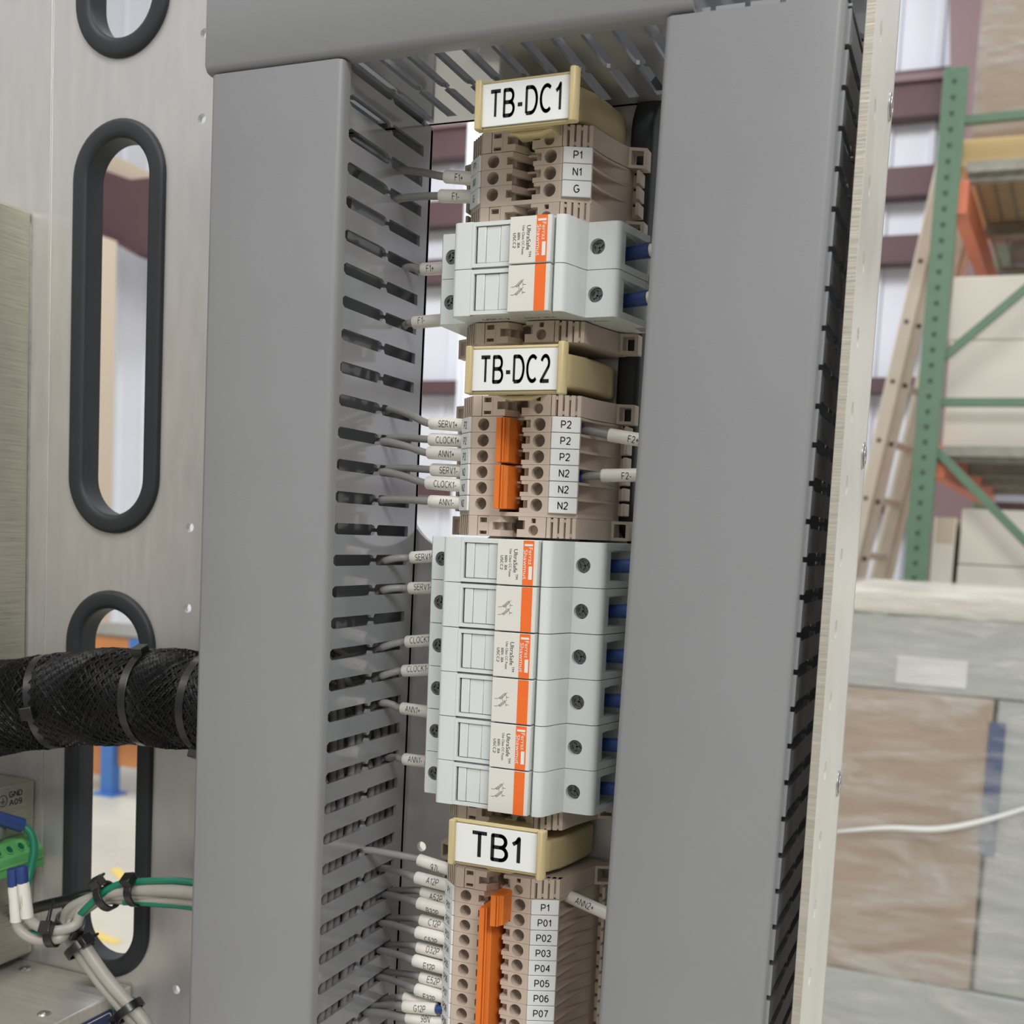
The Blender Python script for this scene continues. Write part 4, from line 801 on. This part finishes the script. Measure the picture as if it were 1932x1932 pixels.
wirething('power_cable', 'grey cable descending to bottom right, right one of the tied pair', [(-170.5, 27.5, -260), (-178, 28, -246.4), (-190.4, 28.5, -236.6), (-203.6, 29, -226), (-215.6, 29.5, -213.8), (-222.6, 30, -204.6), (-221.4, 30, -199.4), (-213, 29, -192.2), (-203, 27.5, -185.6), (-187.3, 26, -181.4), (-156, 26.5, -177.0), (-108, 26, -176)], 3.2, 'cable', group='grey cable pair on the lower left', cat='cable')
wirething('ground_wire', 'green wire along the top of the tied cable run, into the left duct', [(-222, 33, -204), (-213.5, 33, -194.5), (-206, 31, -186.4), (-198, 28.5, -180.2), (-187.3, 27, -177), (-172, 26, -174.2), (-156, 25, -172.4), (-108, 25, -171)], 1.75, 'gwire', group='green ground wires')
wirething('ground_wire', 'green wire along the bottom of the tied cable run, into the left duct', [(-194, 27, -188.2), (-187, 26, -187.4), (-172, 26, -185.8), (-155.7, 25, -184.6), (-108, 25, -183)], 1.6, 'gwire', group='green ground wires')
wirething('ground_wire', 'green wire looping from the blue ring terminal behind the green connector', [(-266, 20, -162), (-262, 18, -167), (-259.5, 19, -176), (-258.5, 24, -190), (-254, 32, -199), (-246, 42, -203.6), (-236.6, 48, -205), (-228, 45, -205)], 2.0, 'gwire', [('ring_terminal_barrel', (-272, 33, -155.5), (-266, 20.5, -162), 3.4, 3.8, 'dkblue')], group='green ground wires')
wirething('ground_wire', 'green wire leaving the grey cable pair at bottom right', [(-191, 24, -238), (-184, 25, -243), (-176.5, 26, -249), (-168, 26, -260)], 2.2, 'gwire', group='green ground wires')
wirething('power_cable', 'black cable passing behind the grey cables near the bottom of the lowest cutout', [(-300, 15, -222), (-286, 15, -216.4), (-260.7, 15, -206), (-245, 14, -200.4), (-229, 13, -194.6), (-214, 9, -190), (-204, 2, -188), (-196, -12, -187), (-180, -40, -188)], 2.9, 'tie', cat='cable')
cable_tie((-203.4, 28.2, -186.3), (1, -.1, .62), 6.2, 1, (-.45, .4, 1), 'black cable tie near the middle of the oval cutout, head up', 6)
cable_tie((-187.4, 25.8, -182.2), (1, 0, .2), 6.0, 1, (.1, .6, 1), 'black cable tie on the wires just left of the left duct')
cable_tie((-225, 29.6, -203.0), (.45, .1, 1), 6.0, 1, (1, .5, -.6), 'black cable tie at the bend of the grey cable pair, upper one')
cable_tie((-219.0, 29.2, -215.2), (1, 0, -1), 6.2, 1, (1, .2, .2), 'black cable tie just below the bend of the grey cable pair', 5)
cable_tie((-222.6, 43.6, -204.6), (1, -.3, .15), 5.0, 1, (-.2, 1, .8), 'black cable tie round the two wires coming from the green connector', 12)
cable_tie((-188.4, 28, -241.0), (1, 0, -1), 6.4, 1, (-.8, .3, -1), 'black cable tie on the grey cable pair above the green ground screw', 4)

# ================================================================ BACKGROUND OBJECTS
rk = thing('pallet_rack', 'green and orange pallet rack standing behind the panel at right', 'shelving', (0, -3700, -1600)); ro = (0, -3700, -1600)
SL = .072
def rp(x, y): return (x, -y)                     # plan point -> (x, h)
def post(x, y, top, nm='upright'):
    b = MB(); outer = [(x - 46, -y), (x + 30, -y), (x + 30, -y - 70), (x + 26, -y - 70), (x + 26, -y - 4), (x - 42, -y - 4), (x - 42, -y - 70), (x - 46, -y - 70)]
    b.prism(outer, 'z', -1600, top)
    return b.build(nm, 'rackgreen', rk, origin=ro, bevel=2)
post(-25, 3700, 1585).location = (0, 0, 0); post(1050, 3700, 1585).location = (0, 0, 0)
post(-25 + 2400 * SL, 6100, 1585).location = (0, 0, 0); post(1050 + 2400 * SL, 6100, 1585).location = (0, 0, 0)
b = MB(); z = 1545
while z > -500:
    for dx in (-30,): b.prism([(dx - 40 + 25, z), (dx - 24 + 25, z + 4), (dx - 24 + 25, z - 12), (dx - 34 + 25, z - 14)], 'h', -3700.4 + 1, -3699.2)
    z -= 50.8
o = b.build('keyhole_slot', 'slotdark', rk, origin=ro); o.location = (0, 0, 0); o['kind'] = 'stuff'
def brace(a, c, r_=14):
    b = MB(); a = Vector(a); c = Vector(c); d = (c - a).normalized(); u = Vector((0, 1, 0)); v = d.cross(u)
    vs = [p + u * i * r_ + v * j * r_ for p in (a, c) for i, j in ((-1, -1), (1, -1), (1, 1), (-1, 1))]
    b.add(vs, [(0, 1, 2, 3), (4, 5, 6, 7), (0, 1, 5, 4), (1, 2, 6, 5), (2, 3, 7, 6), (3, 0, 4, 7)]); b.build('brace', 'rackgreen', rk, origin=ro, bevel=2).location = (0, 0, 0)
brace((0, -3730, 1421), (1050, -3730, 1440)); brace((0, -3730, 507), (1050, -3730, 507)); brace((0, -3730, 655), (1050, -3730, 1640)); brace((-8, -3730, 355), (1020, -3730, -655)); brace((0, -3730, -700), (1050, -3730, -700))
def beam(x, y, z, hh=110, L=2400):
    b = MB().prism([(x, -y), (x + 45, -y), (x + 45 + L * SL, -y - L), (x + L * SL, -y - L)], 'z', z - hh, z); 
    b.build('shelf_beam', 'rackorange', rk, origin=ro, bevel=3).location = (0, 0, 0)
for x in (-12, 1010):
    for z in (1235, 365, -560): beam(x, 3740, z)
def deck(z):
    b = MB()
    for k in range(46):
        y = 3745 + k * 51; b.box(20 + (y - 3700) * SL, 1010 + (y - 3700) * SL, -y - 6, -y, z, z + 6)
    for k in range(19):
        x = 30 + k * 54; b.prism([(x, -3745), (x + 7, -3745), (x + 7 + 2350 * SL, -6095), (x + 2350 * SL, -6095)], 'z', z + 5, z + 11)
    for k in range(4):
        y = 3790 + k * 720; b.box(20 + (y - 3700) * SL, 1010 + (y - 3700) * SL, -y - 40, -y, z - 38, z)
    b.box(20, 1010, -3745, -3737, z - 22, z + 12)
    b.build('wire_deck', 'deck', rk, origin=ro).location = (0, 0, 0)
deck(1280); deck(352); deck(-600)
def carton(name, label, x0, x1, y0, y1, z0, z1, m, group=None, sk=0., tape=True):
    o_ = ((x0 + x1) / 2, -(y0 + y1) / 2, z0); r = thing(name, label, 'box', o_, group)
    b = MB().prism([(x0, -y0), (x1, -y0), (x1 + sk, -y1), (x0 + sk, -y1)], 'z', z0, z1); b.build('carton', m, r, origin=o_, bevel=6, seg=3).location = (0, 0, 0)
    if tape:
        b = MB().box((x0 + x1) / 2 - 30, (x0 + x1) / 2 + 30, -y0 - .5, -y0 + 1.2, z1 - 90, z1 - 2); b.box((x0 + x1) / 2 - 30, (x0 + x1) / 2 + 30, -y1 + 10, -y0 + 1.2, z1 - .5, z1 + 1); b.build('packing_tape', 'tanpaint', r, origin=o_).location = (0, 0, 0)
    return r
G = 'cream cartons on the rack'
carton('cardboard_box', 'cream carton on the middle rack shelf, lower one right behind the green post', 12, 560, 3850, 4400, 364, 730, 'boxcream', G, 20)
carton('cardboard_box', 'cream carton on the middle rack shelf stacked on top of the other', 6, 560, 3850, 4400, 731, 945, 'boxcream', G, 20)
carton('cardboard_box', 'cream carton on the middle rack shelf, further right at the picture edge', 575, 1000, 3850, 4400, 364, 760, 'boxcream', G, 20)
carton('cardboard_box', 'small cream carton low on the rack just right of the green post', -6 + 15, 80, 3850, 4300, -215, 128, 'boxcream', G, 10)
carton('cardboard_box', 'large cream carton low on the rack, upper one above the wrapped pallet', 95, 620, 3850, 4400, -32, 160, 'boxcream', G, 10)
carton('cardboard_box', 'large cream carton low on the rack, lower one behind the wrapped pallet', 95, 620, 3850, 4400, -588, -34, 'boxcream', G, 10)
r = carton('cardboard_box', 'tall kraft carton stack wrapped in clear film on the top rack shelf', 30, 860, 3850, 4800, 1386, 2300, 'boxbrown', None, 60)
b = MB().prism([(22, -3842), (868, -3842), (928, -4808), (82, -4808)], 'z', 1387, 2306); b.build('stretch_film', 'film', r, origin=(445, -4325, 1386)).location = (0, 0, 0)
tag(MB().prism([(-5, -3800), (900, -3800), (970, -4830), (65, -4830)], 'z', 1293, 1384).build('pallet_tray', 'amber', bevel=4), 'low amber tray under the wrapped kraft stack on the top rack shelf', 'tray')

# extension ladder leaning behind the rack post
ld = thing('extension_ladder', 'beige fibreglass extension ladder leaning behind the green rack post', 'ladder', (-540, -4300, -1600)); lo = (-540, -4300, -1600)
def rail(xt, zt, xb, zb, y0, y1, wd, m, nm):
    b = MB(); b.prism([(xb - wd / 2, zb), (xb + wd / 2, zb), (xt + wd / 2, zt), (xt - wd / 2, zt)], 'h', -y1, -y0); b.build(nm, m, ld, origin=lo, bevel=4).location = (0, 0, 0)
def lx(z, x0=-129, z0=1100): return x0 - 20 + (z - z0) * .148 + 12
rail(lx(1500), 1500, lx(-1600), -1600, 4300, 4334, 52, 'ladder', 'side_rail'); rail(lx(1420) + 44, 1420, lx(-1600) + 44, -1600, 4335, 4372, 40, 'ladder2', 'side_rail')
rail(lx(1300) + 95, 1300, lx(-1600) + 95, -1600, 4720, 4755, 95, 'ladder', 'side_rail'); rail(lx(1420) + 88, 1420, lx(-1600) + 88, -1600, 4690, 4712, 52, 'ladder2', 'side_rail')
z = 1108
while z > -1560:
    b = MB().cyl((lx(z), -4298, z), (0, -1, 0), 8, 12, 14); b.build('bolt', 'black', ld, origin=lo).location = (0, 0, 0)
    b = MB().cyl((lx(z) + 44, -4333, z - 12), (0, -1, 0), 9, 10, 14); b.build('bolt', 'black', ld, origin=lo).location = (0, 0, 0)
    b = MB().tube([(lx(z) + 10, -4330, z), (lx(z) + 90, -4722, z)], 16, 12); b.build('rung', 'ladder2', ld, origin=lo).location = (0, 0, 0)
    z -= 226

# wrapped pallet in the right foreground
wp = thing('wrapped_pallet', 'shrink-wrapped pallet load of kraft and grey cartons in the right foreground', 'pallet load', (500, -2400, -1600)); po = (500, -2400, -1600)
X0 = -130; X1 = 1150; Y0 = 2010; Y1 = 3050
for k in range(5): MB().box(X0, X1, -Y0 - 40 - k * 240, -Y0 + 0 - k * 240 + 60 if k else -Y0, -1480, -1460).build('deck_board', 'wood', wp, origin=po).location = (0, 0, 0)
for k in range(3): MB().box(X0 + k * (X1 - X0 - 90) / 2, X0 + 90 + k * (X1 - X0 - 90) / 2, -Y1, -Y0, -1600, -1480).build('stringer', 'wood', wp, origin=po).location = (0, 0, 0)
MB().box(X0 + 15, X1 - 15, -Y1 + 15, -Y0 - 25, -1459, -890).build('carton', 'foam', wp, origin=po, bevel=6).location = (0, 0, 0)
MB().box(X0 + 15, X0 + 350, -Y1 + 15, -Y0 - 25, -888, -285).build('carton', 'boxbrown', wp, origin=po, bevel=6).location = (0, 0, 0)
MB().box(X0 + 357, X1 - 15, -Y1 + 15, -Y0 - 30, -888, -285).build('carton', 'foam', wp, origin=po, bevel=6).location = (0, 0, 0)
MB().box(X0 + 15, X1 - 15, -Y1 + 15, -Y0 - 25, -283, -128).build('carton', 'foam', wp, origin=po, bevel=6).location = (0, 0, 0)
MB().box(X0 + 5, X1 - 5, -Y1 + 5, -Y0 - 8, -126, -82).build('top_sheet', 'boxcream', wp, origin=po, bevel=10, seg=3).location = (0, 0, 0)
MB().box(30, 165, -Y0 - 24, -Y0 - 22, -268, -212).build('shipping_label', 'white', wp, origin=po).location = (0, 0, 0)
MB().box(X0 + 345, X0 + 375, -Y0 - 24, -Y0 - 20, -600, -330).build('corner_tape', 'dkblue', wp, origin=po).location = (0, 0, 0)
# film skin: gently wrinkled sheet around the load
b = MB(); nx, nz = 44, 60
def fy(i, j): return 7 * math.sin(i * .9 + j * .45) * math.sin(j * .31 + i * .13) + 4 * math.sin(i * 2.3 - j * 1.1)
vs = [(X0 + (X1 - X0) * i / nx, -Y0 + fy(i, j) * .7, -1500 + 1424 * j / nz) for j in range(nz + 1) for i in range(nx + 1)]
b.add(vs, [(j * (nx + 1) + i, j * (nx + 1) + i + 1, (j + 1) * (nx + 1) + i + 1, (j + 1) * (nx + 1) + i) for j in range(nz) for i in range(nx)])
ty = 24; vs = [(X0 + (X1 - X0) * i / nx, -Y0 - (Y1 - Y0) * j / ty + (0 if j else fy(i, nz) * .7), -76 + (2 * math.sin(i * 1.3 + j) if j else 0)) for j in range(ty + 1) for i in range(nx + 1)]
b.add(vs, [(j * (nx + 1) + i, j * (nx + 1) + i + 1, (j + 1) * (nx + 1) + i + 1, (j + 1) * (nx + 1) + i) for j in range(ty) for i in range(nx)])
vs = [(X0 - 3 + fy(i, j) * .4, -Y0 - (Y1 - Y0) * i / nx, -1500 + 1424 * j / nz) for j in range(nz + 1) for i in range(nx + 1)]
b.add(vs, [(j * (nx + 1) + i, j * (nx + 1) + i + 1, (j + 1) * (nx + 1) + i + 1, (j + 1) * (nx + 1) + i) for j in range(nz) for i in range(nx)])
b.build('stretch_film', 'film', wp, origin=po, smooth=80).location = (0, 0, 0)
b = MB().tube(spline([(-70, -Y0 + 9, -590), (40, -Y0 + 11, -565), (140, -Y0 + 12, -552), (250, -Y0 + 10, -510), (420, -Y0 + 9, -420)], 8), [2 + 4 * math.sin(PI * i / 32) for i in range(33)], 8); b.build('film_rope', 'white', wp, origin=po, smooth=80).location = (0, 0, 0)

# blue and orange rack seen through the lowest left cutout
br = thing('storage_rack', 'blue post rack with orange boards seen through the lowest left oval cutout', 'shelving', (-4320, -4650, -1600)); bo = (-4320, -4650, -1600)
for x0, x1 in ((-4366, -4282), (-3300, -3216)):
    MB().box(x0, x1, -4720, -4650, -1600, -1240).build('post', 'rackblue', br, origin=bo, bevel=3).location = (0, 0, 0)
    MB().box(x0 - 30, x1 + 30, -4750, -4620, -1600, -1588).build('foot_plate', 'rackblue', br, origin=bo).location = (0, 0, 0)
MB().box(-4600, -3100, -4720, -4650, -1275, -1175).build('rail', 'rackblue', br, origin=bo, bevel=3).location = (0, 0, 0)
MB().box(-4171, -3900, -4700, -4640, -1174, -690).build('side_panel', 'rackblue', br, origin=bo, bevel=3).location = (0, 0, 0)
MB().box(-4700, -4172, -4700, -4650, -1174, -690).build('board', 'wood', br, origin=bo, bevel=3).location = (0, 0, 0)
MB().box(-4278, -3300, -4730, -4690, -1430, -1276).build('board', 'wood', br, origin=bo, bevel=3).location = (0, 0, 0)
MB().box(-4700, -4368, -4730, -4690, -1500, -1276).build('board', 'wood', br, origin=bo, bevel=3).location = (0, 0, 0)
MB().box(-4760, -3100, -5200, -4640, -689, -672).build('top_shelf', 'deck', br, origin=bo, bevel=3).location = (0, 0, 0)
